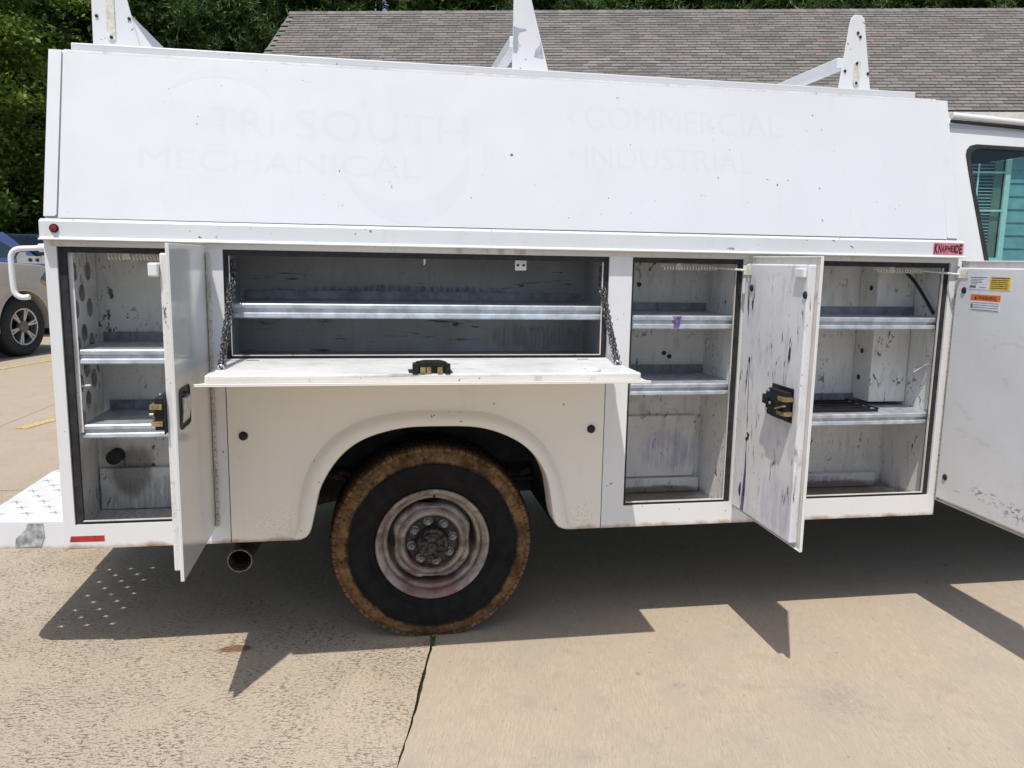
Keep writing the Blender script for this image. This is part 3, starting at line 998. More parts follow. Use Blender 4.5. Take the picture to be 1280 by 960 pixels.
# ghost lettering left by removed vinyl
def ghost(body, x0, x1, v0, v1, bold=0.0):
    me_w = len(body)
    o = txt(body, 'ghost_lettering', M['ghost'], topper, 1.0, Matrix.Identity(4), bold=bold)
    xs = [v.co.x for v in o.data.vertices]; ys_ = [v.co.y for v in o.data.vertices]
    a, b_, c, d = min(xs), max(xs), min(ys_), max(ys_)
    S = Matrix.Translation((x0, v0, 0.0092)) @ Matrix.Diagonal(((x1 - x0) / (b_ - a), (v1 - v0) / (d - c), 1, 1)) @ Matrix.Translation((-a, -c, 0))
    o.data.transform(TM @ S)
    return o


ghost('TRI', -0.565, -0.345, 0.378, 0.480)
ghost('SOUTH', -0.270, 0.350, 0.375, 0.488)
ghost('MECHANICAL', -0.792, 0.172, 0.245, 0.325)
ghost('COMMERCIAL', 0.795, 1.600, 0.463, 0.555)
ghost('INDUSTRIAL', 0.790, 1.472, 0.310, 0.398)
for v_ in (0.508, 0.363):
    tplate('ghost_bullet', circ(0.738, v_, 0.012, 14), 0.00905, 0.0092, M['ghost'], topper)
def crescent(cx, cy, r, a0, a1, wmax, n=26):
    out, inn = [], []
    for k in range(n + 1):
        a = math.radians(a0 + (a1 - a0) * k / n)
        w_ = wmax * max(0.0, math.sin(math.pi * k / n)) ** 0.8 + 0.001
        out.append((cx + r * math.cos(a), cy + r * math.sin(a)))
        inn.append((cx + (r - w_) * math.cos(a), cy + (r - w_) * math.sin(a)))
    return out + inn[::-1]
tplate('ghost_swoosh', crescent(0.125, 0.30, 0.225, -165, 10, 0.085), 0.00905, 0.0092, M['ghost'], topper)
tplate('ghost_swoosh', crescent(-0.53, 0.42, 0.205, 28, 150, 0.035), 0.00905, 0.0092, M['ghost'], topper)

# rail under the topper -------------------------------------------------
q = MB()
q.prism([(-0.0005, 1.517), (-0.036, 1.517), (-0.037, 1.522), (-0.022, 1.527), (-0.020, 1.580), (-0.006, 1.588), (-0.0005, 1.588)], 'x', X0 - 0.004, X1 + 0.006)
rail = q.build('side_rail', M['rail'], T, bevel=0.0012, seg=1)
q = MB(); q.lathe([(0.0005, -0.034), (0.008, -0.033), (0.0105, -0.028), (0.0115, -0.0215)], 20, (-1.047, 0, 1.556)); ml = q.build('marker_light', M['redlens'], T, smooth=40)
q = MB(); q.lathe([(0.0118, -0.0212), (0.0138, -0.0265), (0.0150, -0.0215)], 20, (-1.047, 0, 1.556)); q.build('lamp_bezel', M['rubber'], ml, smooth=40)
q = MB(); q.box(2.218, 2.352, -0.0232, -0.0222, 1.531, 1.576); dec = q.build('maker_decal', M['pink'], T)
RM = Matrix(((1, 0, 0, 0), (0, 0, -1, 0), (0, 1, 0, 0), (0, 0, 0, 1)))
KN = 'KNAPHEIDE'
wts = [1.25, 1.05, 0.95, 0.95, 0.95, 0.95, 0.6, 1.15, 1.0]
hts = [0.039, 0.034, 0.029, 0.025, 0.023, 0.025, 0.028, 0.033, 0.038]
xx = 2.2215
for ch, wt, ht in zip(KN, wts, hts):
    o = txt(ch, 'decal_letter', M['ink'], dec, 1.0, Matrix.Identity(4), bold=0.035)
    vx = [v.co.x for v in o.data.vertices]; vy = [v.co.y for v in o.data.vertices]
    wd_ = 0.0138 * wt
    o.data.transform(Matrix.Translation((xx, -0.0238, 1.5535 - ht / 2)) @ RM @ Matrix.Diagonal(((wd_ - 0.0012) / (max(vx) - min(vx)), ht / (max(vy) - min(vy)), 1, 1)) @ Matrix.Translation((-min(vx), -min(vy), 0)))
    xx += wd_ * 1.03

# fender panel ------------------------------------------------------------
arch = [(-0.292, 0.4325), (-0.258, 0.446), (-0.236, 0.478), (-0.219, 0.55), (-0.193, 0.650), (-0.128, 0.752), (-0.040, 0.818), (0.092, 0.856), (0.24, 0.862), (0.393, 0.853), (0.517, 0.808), (0.596, 0.745), (0.646, 0.661), (0.666, 0.571), (0.677, 0.500), (0.698, 0.455), (0.741, 0.4325)]
flare = [(-0.318, 0.4325), (-0.300, 0.458), (-0.287, 0.51), (-0.272, 0.620), (-0.232, 0.729), (-0.158, 0.818), (-0.054, 0.880), (0.092, 0.912), (0.24, 0.917), (0.410, 0.908), (0.547, 0.856), (0.642, 0.776), (0.702, 0.666), (0.732, 0.562), (0.742, 0.50), (0.752, 0.460), (0.772, 0.4325)]
NA = 73
Ar, Fl = resample(arch, NA), resample(flare, NA)
cx, cz = 0.223, 0.4325
fx0, fx1, fz1 = -0.522, 0.878, 1.085
Rc = []
for p in Fl:
    d = Vector((p.x - cx, p.y - cz))
    ts = []
    if d.x < -1e-9: ts.append((fx0 - cx) / d.x)
    if d.x > 1e-9: ts.append((fx1 - cx) / d.x)
    if d.y > 1e-9: ts.append((fz1 - cz) / d.y)
    t_ = min(ts)
    Rc.append(Vector((cx + d.x * t_, cz + d.y * t_)))
for corner in (Vector((fx0, fz1)), Vector((fx1, fz1))):
    k = min(range(NA), key=lambda i: (Rc[i] - corner).length)
    Rc[k] = corner
rings = [(Rc, 0, 0.006), (Rc, 0, 0.0)]
rows = [[(p.x, 0.010, p.y) for p in Rc], [(p.x, 0.0005, p.y) for p in Rc], [(p.x, 0.0, p.y) for p in Fl]]
for t_, yy in ((0.05, -0.003), (0.14, -0.014), (0.26, -0.026), (0.42, -0.034), (0.62, -0.038), (0.84, -0.038), (0.95, -0.035), (1.0, -0.028), (1.0, 0.0), (1.0, 0.075)):
    rows.append([(Fl[i].x + (Ar[i].x - Fl[i].x) * t_, yy * (1 if yy > 0 else min(1, max(0, (Fl[i].y - 0.4325) / 0.085)) ** 0.6), Fl[i].y + (Ar[i].y - Fl[i].y) * t_) for i in range(NA)])
q = MB()
vv = [p for r_ in rows for p in r_]
ff = [[r_ * NA + i, r_ * NA + i + 1, (r_ + 1) * NA + i + 1, (r_ + 1) * NA + i] for r_ in range(len(rows) - 1) for i in range(NA - 1)]
q.add(vv, ff)
fender = q.build('fender_panel', M['creamwhite'], T, smooth=38)
ffar = fender.copy(); ffar.scale = (1, -1, 1); ffar.location = (0, 2.07, 0); COL.objects.link(ffar); ffar.parent = T
q = MB()
q.box(-0.5248, -0.5222, 0.002, 0.008, 0.434, 1.085)
q.box(0.8782, 0.8808, 0.002, 0.008, 0.434, 1.085)
q.build('panel_seam', M['seam'], T)
for xx, zz in ((-0.469, 0.833), (0.828, 0.835)):
    q = MB(); q.lathe([(0.0003, -0.012), (0.011, -0.011), (0.0155, -0.006), (0.0165, 0.0005)], 18, (xx, 0, zz)); q.build('rubber_bumper', M['rubber'], T, smooth=50)
# far side skin
q = MB()
q.plate([(X0, ZB), (-0.525, ZB), (-0.525, 1.088), (0.881, 1.088), (0.881, ZB), (X1, ZB), (X1, ZT), (X0, ZT)], [], lambda u, v, d: (u, 2.07 - d, v), 0.02)
q.build('far_side_skin', M['white'], T)
q = MB()
q.box(X0 + 0.012, X1 - 0.014, 0.362, 1.72, 0.62, 1.522)
q.box(-0.53, -0.515, 0.08, 0.361, 0.45, 1.098)
q.build('body_core', M['dark'], T)
q = MB()
seg = [(0.223 + 0.475 * math.cos(a), 0.44 + 0.47 * math.sin(a)) for a in [math.pi * k / 24 for k in range(25)]]
for i in range(24):
    (xa, za), (xb, zb) = seg[i], seg[i + 1]
    q.add([(xa, 0.076, za), (xb, 0.076, zb), (xb, 0.52, zb), (xa, 0.52, za)], [[0, 1, 2, 3]])
q.add([(p[0], 0.52, p[1]) for p in seg], [list(range(25))])
q.build('wheel_housing', M['dark'], T)

# reflector, tape patch, exhaust --------------------------------------------
q = MB(); q.plate([(-1.073, 0.459), (-0.957, 0.4575), (-0.957, 0.4795), (-1.068, 0.480), (-1.070, 0.472)], [], lambda u, v, d: (u, -0.0008 + d, v), 0.0006)
q.build('reflector_tape', M['redtape'], T)
q = MB()
pth = resample([(-0.02, 0.62, 0.46), (-0.30, 0.55, 0.43), (-0.44, 0.38, 0.385), (-0.50, 0.20, 0.352), (-0.505, 0.05, 0.343)], 18)
q.tube(pth, 0.045, 18, caps=False)
q.tube(pth, 0.0415, 18, caps=False)
q.lathe([(0.045, 0), (0.0415, 0)], 18, (0, 0, 0))
ex = q.build('exhaust_pipe', M['rustpipe'], T, smooth=60)
# remove stray ring at origin
bm = bmesh.new(); bm.from_mesh(ex.data)
bmesh.ops.delete(bm, geom=[v for v in bm.verts if abs(v.co.y) < 1e-4 and v.co.length < 0.06], context='VERTS')
bm.to_mesh(ex.data); bm.free()

pe, pt = Vector(pth[-1]), (Vector(pth[-1]) - Vector(pth[-2])).normalized()
pu = pt.orthogonal().normalized(); pv = pt.cross(pu)
q = MB(); q.tube([pe + (pu * math.cos(a) + pv * math.sin(a)) * 0.0435 for a in [2 * math.pi * k / 28 for k in range(28)]], 0.0028, 8, closed=True)
q.build('pipe_rim', simple('worn_pipe_edge', (0.24, 0.20, 0.17), 0.5, 0.4, 0.3, 80), ex, smooth=60)
# bumper --------------------------------------------------------------------
bz0, bz1 = 0.434, 0.530
outl = [(-1.0905, 0.012), (-1.0902, 0.0235), (-1.0892, 0.024), (-1.0892, 0.772), (-1.355, 0.772), (-1.380, 0.765), (-1.393, 0.742), (-1.396, 0.13), (-1.388, 0.085), (-1.360, 0.050), (-1.31, 0.030)]
stars = []
for iy in range(9):
    for ix in range(3):
        sx = -1.348 + ix * 0.095 + (0.0475 if iy % 2 else 0)
        sy = 0.115 + iy * 0.075
        if sx > -1.115: continue
        st_ = []
        for k in range(8):
            a = math.radians(45 * k + 22)
            r_ = 0.0195 if k % 2 == 0 else 0.0062
            st_.append((sx + r_ * math.cos(a), sy + r_ * math.sin(a)))
        stars.append(st_)
q = MB()
q.plate(outl, stars, lambda u, v, d: (u, v, bz1 - d), 0.004)
k = len(outl)
q.add([(p[0], p[1], bz1 - 0.004) for p in outl] + [(p[0], p[1], bz0) for p in outl], [[i, (i + 1) % k, (i + 1) % k + k, i + k] for i in range(3, k)])
bump_ = q.build('step_bumper', M['white'], T)
# raised lips round the punched holes
q = MB()
for st_ in stars:
    c_ = (sum(p[0] for p in st_) / 8, sum(p[1] for p in st_) / 8)
    for kk in range(8):
        p, p1 = st_[kk], st_[(kk + 1) % 8]
        hh = bz1 + (0.0075 if kk % 2 else 0.006)
        up_ = lambda a_: (a_[0] + (a_[0] - c_[0]) * .05, a_[1] + (a_[1] - c_[1]) * .05, hh)
        q.add([(p[0], p[1], bz1 + 0.0002), (p1[0], p1[1], bz1 + 0.0002), up_(p1), up_(p)], [[0, 1, 2, 3]])
q.build('grip_teeth', M['white'], bump_, fix=False)['kind'] = 'stuff'
q = MB(); q.plate([(-1.262, 0.4405), (-1.175, 0.4425), (-1.160, 0.478), (-1.163, 0.526), (-1.215, 0.5265), (-1.222, 0.505), (-1.258, 0.470)], [], lambda u, v, d: (u, 0.0125 + (-1.096 - u) * 0.084 - 0.0028 + d, v), 0.0012)
q.build('tape_patch', M['tape'], bump_)
bf = copy_tree(bump_, T)
bf.scale = (1, -1, 1); bf.location = (0, 2.07, 0)
q = MB(); q.box(-1.395, -1.0893, 0.774, 1.296, 0.40, 0.45); q.build('bumper_centre', M['dark'], T, bevel=0.002)

# rear grab handle -----------------------------------------------------------
q = MB()
q.tube(resample([(-1.092, 0.085, 1.494), (-1.15, 0.085, 1.490), (-1.205, 0.085, 1.486), (-1.226, 0.085, 1.468), (-1.229, 0.085, 1.43), (-1.228, 0.085, 1.365), (-1.224, 0.085, 1.335), (-1.205, 0.085, 1.321), (-1.178, 0.085, 1.323)], 30), 0.0095, 12)
gh = q.build('grab_handle', M['white'], T, smooth=60)
q = MB(); q.tube([(-1.091, 0.085, 1.494), (-1.136, 0.085, 1.491)], 0.0145, 14); q.build('sleeve', M['white'], gh, smooth=50)
q = MB(); q.prism([(-1.215, 1.437), (-1.138, 1.437), (-1.138, 1.462), (-1.186, 1.464), (-1.188, 1.476), (-1.205, 1.476), (-1.216, 1.460)], 'y', 0.098, 0.103); q.build('bracket', M['white'], gh)
for xx in (-1.172, -1.149):
    q = MB(); q.cyl(0.006, 0.093, 0.0975, 10, (xx, 0, 1.449)); q.build('bolt', M['rustpipe'], gh)
q = MB(); q.box(-1.137, -1.091, 0.099, 0.103, 1.437, 1.465); q.build('mount_plate', M['white'], gh)

# doors -----------------------------------------------------------------------
def hinge(parent, z0, z1, mat, x=0.0, y=-0.004, r=0.0072, step=0.0240):
    q = MB()
    z = z0
    k = 0
    while z + step < z1:
        q.cyl(r if k % 2 else r * 0.82, z, z + step - 0.0034, 10, (x - (0.0022 if k % 2 else 0), y, 0), 'z')
        z += step
        k += 1
    q.box(x - 0.014, x - 0.003, y + 0.0015, y + 0.003, z0, z)
    return q.build('piano_hinge', mat, parent, smooth=40)


def latch(parent, x, z, s=1.0, horiz=False):
    """rotary latch box on the inner face; local door axes"""
    q = MB()
    y0 = 0.0165
    q.box(x - 0.075, x + 0.075, y0, y0 + 0.004, z - 0.060, z + 0.060)
    q.prism([(x - 0.070, z - 0.048), (x + 0.050, z - 0.048), (x + 0.066, z - 0.030), (x + 0.066, z + 0.034), (x + 0.050, z + 0.048), (x - 0.070, z + 0.048)], 'y', y0 + 0.0042, y0 + 0.030)
    q.box(x - 0.04, x + 0.052, y0 + 0.0302, y0 + 0.038, z + 0.012, z + 0.036)
    q.box(x + 0.045, x + 0.086, y0 + 0.010, y0 + 0.034, z - 0.014, z + 0.020)
    q.box(x - 0.045, x + 0.03, y0 + 0.0302, y0 + 0.036, z - 0.040, z - 0.016)
    lt = q.build('latch', M['black'], parent, bevel=0.003)
    q = MB()
    q.box(x - 0.082, x - 0.036, y0 + 0.006, y0 + 0.0400, z + 0.016, z + 0.031)
    q.box(x - 0.082, x - 0.030, y0 + 0.006, y0 + 0.0380, z - 0.034, z - 0.020)
    q.bar((x - 0.080, y0 + 0.036, z + 0.002), (x - 0.03, y0 + 0.041, z - 0.014), 0.006, 0.012, (0, 1, 0))
    q.build('latch_rotor', M['brass'], parent, bevel=0.001)
    q = MB()
    for xx, zz in ((x + 0.035, z + 0.040), (x + 0.02, z - 0.003), (x + 0.045, z - 0.03)):
        q.cyl(0.0055, y0 + 0.036, y0 + 0.0395, 10, (xx, 0, zz))
    q.build('rivet', M['alu'], parent)
    return lt


def door(name, hx, wdt, z0, z1, mats, ang=90):
    mo, mi = mats
    q = MB()
    q.box(-wdt, -0.006, -0.019, -0.0155, z0, z1)
    # hemmed edge
    q.box(-wdt, -wdt + 0.004, -0.0154, -0.0085, z0, z1)
    q.box(-wdt + 0.0042, -0.0065, -0.0154, -0.0085, z0, z0 + 0.004)
    q.box(-wdt + 0.0042, -0.0065, -0.0154, -0.0085, z1 - 0.004, z1)
    d = q.build(name, mo, T, bevel=0.001, seg=1)
    d.location = (hx, -0.001, 0)
    d.rotation_euler = (0, 0, math.radians(ang))
    q = MB()
    q.plate(rr(-wdt + 0.0045, -0.0068, z0 + 0.0045, z1 - 0.0045, 0.002, 1), [rr(-wdt + 0.040, -0.034, z0 + 0.030, z1 - 0.036, 0.004, 2)], lambda u, v, dd: (u, -0.0153 + dd, v), 0.0012)
    q.build('flange_face', M['flange'], d)
    q = MB(); q.box(-wdt + 0.030, -0.026, -0.0139, 0.016, z0 + 0.022, z1 - 0.028)
    q.build('inner_pan', mi, d, bevel=0.005)
    hinge(d, z0 + 0.004, z1 - 0.012, M['rusty'], *((-0.0065, -0.0255) if hx < 0 else (0.0, -0.004)))
    return d


DZ0, DZ1 = 0.497, 1.508
d1 = door('compartment_door', -0.592, 0.512, DZ0, DZ1, (M['doorout'], M['inner']), 90)
d2 = door('compartment_door', 1.432, 0.515, DZ0, DZ1, (M['doorout'], M['d2in']), 90)
d3 = door('compartment_door', 2.350, 0.775, DZ0, DZ1, (M['doorout'], M['d3in']), 90)
tag(d1, 'rear door seen from outside with a recessed paddle handle')
tag(d2, 'door with purple drips and black latch on its scuffed inner face')
tag(d3, 'front door with warning stickers on its inner face')
latch(d1, -0.425, 1.010)
latch(d2, -0.375, 0.998)
latch(d3, -0.62, 0.998)
# outside handle of the rear door
q = MB()
hp = rr(-0.475, -0.340, 0.955, 1.080, 0.020)
q.plate(hp, [rr(-0.468, -0.347, 0.962, 1.073, 0.016)], lambda u, v, d: (u, -0.0225 + d, v), 0.0033)
hd = q.build('handle_bezel', M['ink'], d1)
q = MB(); q.plate(rr(-0.468, -0.347, 0.962, 1.073, 0.016), [], lambda u, v, d: (u, -0.0196 + d, v), 0.0003); q.build('handle_dish', M['black'], d1)
q = MB(); q.prism([(-0.0205, 0.972), (-0.026, 0.978), (-0.034, 1.050), (-0.0205, 1.052)], 'x', -0.452, -0.372); q.build('paddle', M['alu'], d1, bevel=0.003)
q = MB(); q.cyl(0.004, -0.0300, -0.0210, 10, (-0.41, 0, 1.062)); q.build('lock', M['black'], d1)
# brackets and bolts on doors
def catch(parent, x, z):
    q = MB(); q.box(x - 0.022, x + 0.022, 0.0165, 0.0185, z - 0.018, z + 0.018); q.box(x + 0.016, x + 0.022, 0.0187, 0.034, z - 0.018, z + 0.018)
    return q.build('spring_bracket', M['caulk'], parent, bevel=0.001)
def drip(name, pts, mat):
    # pts: (x, z, half width) down the drip
    q = MB()
    L_ = [(x_ - w_, z_) for x_, z_, w_ in pts]; R_ = [(x_ + w_, z_) for x_, z_, w_ in pts]
    q.plate(L_ + R_[::-1], [], lambda u, v, d: (u, 0.01635 - d, v), 0.0002)
    return q.build(name, mat, d2)


M['purple'] = simple('purple_drip', (0.085, 0.030, 0.20), 0.35, 0, 0.35, 30)
drip('paint_drip', [(-0.104, 1.128, .002), (-0.104, 1.122, .007), (-0.105, 1.112, .006), (-0.106, 1.10, .0025), (-0.109, 1.04, .0018), (-0.112, .98, .0022), (-0.114, .92, .0016), (-0.118, .862, .0024), (-0.119, .845, .001)], M['ink'])
drip('paint_drip', [(-0.124, .838, .004), (-0.132, .832, .012), (-0.133, .822, .006), (-0.126, .814, .013), (-0.118, .806, .006), (-0.121, .80, .003), (-0.122, .77, .0018), (-0.123, .745, .003)], M['ink'])
drip('paint_drip', [(-0.122, .79, .001), (-0.124, .74, .004), (-0.127, .70, .006), (-0.125, .66, .009), (-0.124, .61, .011), (-0.120, .565, .012), (-0.117, .535, .013), (-0.116, .523, .012)], M['purple'])
drip('paint_drip', [(-0.094, .632, .001), (-0.092, .622, .006), (-0.090, .605, .0095), (-0.090, .59, .0095), (-0.092, .578, .005), (-0.092, .573, .001)], M['purple'])
catch(d2, -0.062, 1.455); catch(d3, -0.066, 1.455)
q = MB(); q.box(-0.478, -0.418, 0.0165, 0.030, 1.436, 1.468); q.build('door_catch', M['white'], d2, bevel=0.004)
q = MB(); q.box(-0.50, -0.43, 0.0165, 0.045, 1.412, 1.452); q.build('door_catch', M['white'], d1, bevel=0.005)
for dd, pts in ((d2, ((-0.088, 1.389), (-0.475, 1.38))), (d3, ((-0.073, 1.390), (-0.073, 0.618)))):
    for x_, z_ in pts:
        q = MB(); q.lathe([(0.0004, 0.0215), (0.011, 0.0205), (0.0135, 0.0162)], 16, (x_, 0, z_)); q.build('plug', M['rubber'], dd, smooth=50)
# stickers on the front door: door-local x = -(distance toward camera)
def sticker(u0, u1, z0, z1, mat, lines, mat2, head=None, text=None):
    q = MB(); q.box(u0, u1, 0.0163, 0.0169, z0, z1)
    s = q.build('sticker', mat, d3)
    q = MB()
    for (a, b_, zz, th) in lines:
        q.box(u0 + (u1 - u0) * a, u0 + (u1 - u0) * b_, 0.01705, 0.0172, zz - th / 2, zz + th / 2)
    q.build('print', mat2, d3)
    return s
# inner face is seen mirrored in local x: -u grows toward the camera, read left to right in the picture
sticker(-0.200, -0.096, 1.397, 1.447, M['paper'], [(0.08, 0.95, 1.443, .003), (0.25, 0.9, 1.436, .002), (0.35, 0.9, 1.430, .002), (0.3, 0.9, 1.424, .002), (0.55, 0.9, 1.418, .002), (0.62, 0.95, 1.407, .009), (0.1, 0.45, 1.405, .002)], M['dullprint'])
sticker(-0.308, -0.206, 1.396, 1.447, M['yellowlab'], [(0.05, 0.92, 1.442, .003)] + [(0.1 + 0.03 * (k % 2), 0.93, 1.434 - k * .0075, .0024) for k in range(5)], M['rubber'])
sticker(-0.268, -0.113, 1.316, 1.352, M['paper'], [(0.04, 0.93, 1.345 - k * .009, .002) for k in range(4)] + [(0.90, 0.97, 1.332, 0.018)], M['dullprint'])
q = MB(); q.box(-0.268, -0.113, 0.0163, 0.0169, 1.3522, 1.377); wl = q.build('sticker', M['orangelab'], d3)
WM = Matrix(((-1, 0, 0, 0), (0, 0, 1, 0), (0, 1, 0, 0), (0, 0, 0, 1)))
txt('WARNING', 'print', M['ink'], d3, 0.020, Matrix.Translation((-0.153, 0.0172, 1.3575)) @ WM, sx=1.0, bold=0.0003)
q = MB(); q.add([(-0.134, 0.0172, 1.3575), (-0.148, 0.0172, 1.3575), (-0.141, 0.0172, 1.3715)], [[0, 1, 2]]); q.build('print', M['ink'], d3, fix=False)

# tray door, folded down flat
q = MB()
q.box(-0.533, 0.897, -0.462, -0.006, 1.0850, 1.0885)
q.box(-0.533, 0.897, -0.462, -0.458, 1.0887, 1.0940)
tray = q.build('tray_door', M['creamwhite'], T, bevel=0.001, seg=1)
tag(tray, 'fold-down door lying flat on two chains')
q = MB(); q.box(-0.508, 0.872, -0.434, -0.020, 1.0890, 1.1165); q.build('inner_pan', M['tray'], tray, bevel=0.005)
q = MB(); q.box(-0.500, 0.864, -0.4365, -0.4346, 1.0915, 1.1065); q.build('edge_seal', M['header'], tray)
q = MB()
z = -0.520
while z < 0.876:
    q.cyl(0.0055, z, z + 0.021, 8, (0, -0.004, 1.0905), 'x'); z += 0.0235
q.build('piano_hinge', M['rusty'], tray, smooth=40)
# tray latch
q = MB()
q.prism([(0.118, 1.1168), (0.238, 1.1168), (0.236, 1.146), (0.222, 1.156), (0.205, 1.160), (0.155, 1.160), (0.132, 1.156), (0.121, 1.148)], 'y', -0.428, -0.415)
q.box(0.118, 0.137, -0.436, -0.4282, 1.1168, 1.150); q.box(0.221, 0.238, -0.436, -0.4282, 1.1168, 1.150)
q.box(0.1375, 0.2205, -0.436, -0.4282, 1.140, 1.156)
q.box(0.122, 0.234, -0.4148, -0.352, 1.1168, 1.144)
q.box(0.108, 0.248, -0.4145, -0.340, 1.1168, 1.1200)
q.build('latch', M['black'], tray, bevel=0.003)
q = MB(); q.box(0.143, 0.160, -0.4345, -0.4284, 1.1170, 1.1385); q.box(0.163, 0.177, -0.4335, -0.4284, 1.1170, 1.1385); q.box(0.197, 0.213, -0.4345, -0.4284, 1.1170, 1.1385)
q.build('latch_rotor', M['brass'], tray)
q = MB(); q.tube(resample([(0.700, -0.34, 1.121), (0.735, -0.36, 1.120), (0.742, -0.39, 1.120), (0.715, -0.412, 1.120), (0.690, -0.412, 1.120)], 14), 0.005, 8); q.build('hook', M['spring'], tray, smooth=50)
for xx in (-0.44, 0.745):
    q = MB(); q.plate(rr(xx, xx + 0.045, -0.075, -0.063, 0.0055), [], lambda u, v, d: (u, v, 1.1172 - d), 0.0003); q.build('slot', M['ink'], tray)
# chains
def chain(a, b_, sag=0.0):
    a, b_ = Vector(a), Vector(b_)
    q = MB()
    n = int((b_ - a).length / 0.0105)
    d = (b_ - a).normalized()
    s1 = d.orthogonal().normalized()
    s2 = d.cross(s1)
    for strand in (0, 1, 2):
        for i in range(n + 1):
            t = i / n
            c_ = a.lerp(b_, t) + Vector((0, 0, -sag * 4 * t * (1 - t)))
            c_ += (s1 * math.cos(i * .7 + strand * 2.09) + s2 * math.sin(i * .7 + strand * 2.09)) * 0.0075
            ang = (i % 2) * 1.57 + strand * 0.78 + random.uniform(-.3, .3)
            e1 = s1 * math.cos(ang) + s2 * math.sin(ang)
            pts = []
            for k in range(9):
                p_ = 2 * math.pi * k / 9
                pts.append(c_ + d * math.cos(p_) * 0.0095 + e1 * math.sin(p_) * 0.0058)
            q.tube(pts, 0.0020, 5, closed=True)
    return q.build('support_chain', M['chain'], T, smooth=60, fix=False)


chain((-0.492, 0.030, 1.405), (-0.482, -0.300, 1.122), 0.012)
chain((-0.493, 0.030, 1.455), (-0.492, 0.030, 1.40))
chain((0.858, 0.030, 1.400), (0.851, -0.235, 1.122), 0.012)
chain((0.858, 0.032, 1.465), (0.858, 0.030, 1.40))
q = MB()
for xx, yy in ((-0.482, -0.305), (0.851, -0.240)):
    q.tube([(xx + 0.010 * math.cos(a), yy, 1.119 + 0.012 * math.sin(a)) for a in [math.pi * k / 8 for k in range(9)]], 0.003, 8)
q.build('chain_staple', M['alu'], tray, smooth=60)

# door springs
def spring(x0, x1, y, z, rod_to):
    q = MB()
    turns = int((x1 - x0) / 0.0115)
    pts = []
    for i in range(turns * 9 + 1):
        t = i / (turns * 9)
        a = 2 * math.pi * i / 9
        pts.append((x0 + (x1 - x0) * t, y + 0.0105 * math.cos(a), z + 0.0105 * math.sin(a)))
    q.tube(pts, 0.0026, 6)
    s = q.build('door_spring', M['spring'], T, smooth=60, fix=False)
    q = MB(); q.tube([(x1 - 0.012, y, z), (x1 + 0.004, y, z), rod_to], 0.0042, 8); q.build('spring_rod', M['spring'], s, smooth=60)
    q = MB(); q.box(x0 + 0.055, x0 + 0.075, y - 0.012, y + 0.012, z - 0.010, z + 0.019); q.build('spring_clip', M['caulk'], s, bevel=0.002)
    return s


spring(-0.921, -0.70, 0.095, 1.466, (-0.625, -0.10, 1.447))
spring(1.120, 1.345, 0.085, 1.462, (1.398, -0.062, 1.455))
spring(2.045, 2.262, 0.085, 1.464, (2.318, -0.060, 1.452))

# chassis, axle, wheels ---------------------------------------------------------
for yy in (0.60, 1.40):
    q = MB(); q.box(-1.0, 4.9, yy, yy + 0.07, 0.44, 0.60); q.build('frame_rail', M['dark'], T, bevel=0.008)
WX, WR, WS = 0.219, 0.376, 1.028
q = MB(); q.tube([(WX, 0.22, WR), (WX, 1.85, WR)], 0.052, 14); q.lathe([(0.001, -0.14), (0.10, -0.12), (0.145, -0.04), (0.145, 0.04), (0.10, 0.12), (0.001, 0.14)], 18, (WX, 1.035, WR), 'x')
q.build('rear_axle', M['dark'], T, smooth=40)
q = MB()
for k in range(4):
    q.tube(resample([(WX - 0.62 + k * .12, 0.47, 0.60 - k * .014), (WX, 0.47, 0.475 - k * .014), (WX + 0.62 - k * .12, 0.47, 0.58 - k * .014)], 12), 0.012, 6)
q.build('leaf_spring', M['rustpipe'], T, smooth=40)
q = MB(); q.tube(resample([(0.42, 0.44, 0.55), (0.62, 0.42, 0.53), (0.80, 0.40, 0.54), (1.0, 0.42, 0.58)], 12), 0.010, 8); q.build('brake_line', M['dark'], T, smooth=50)
q = MB(); q.box(0.95, 1.9, 0.70, 1.30, 0.33, 0.60); q.build('fuel_tank', M['dark'], T, bevel=0.04)


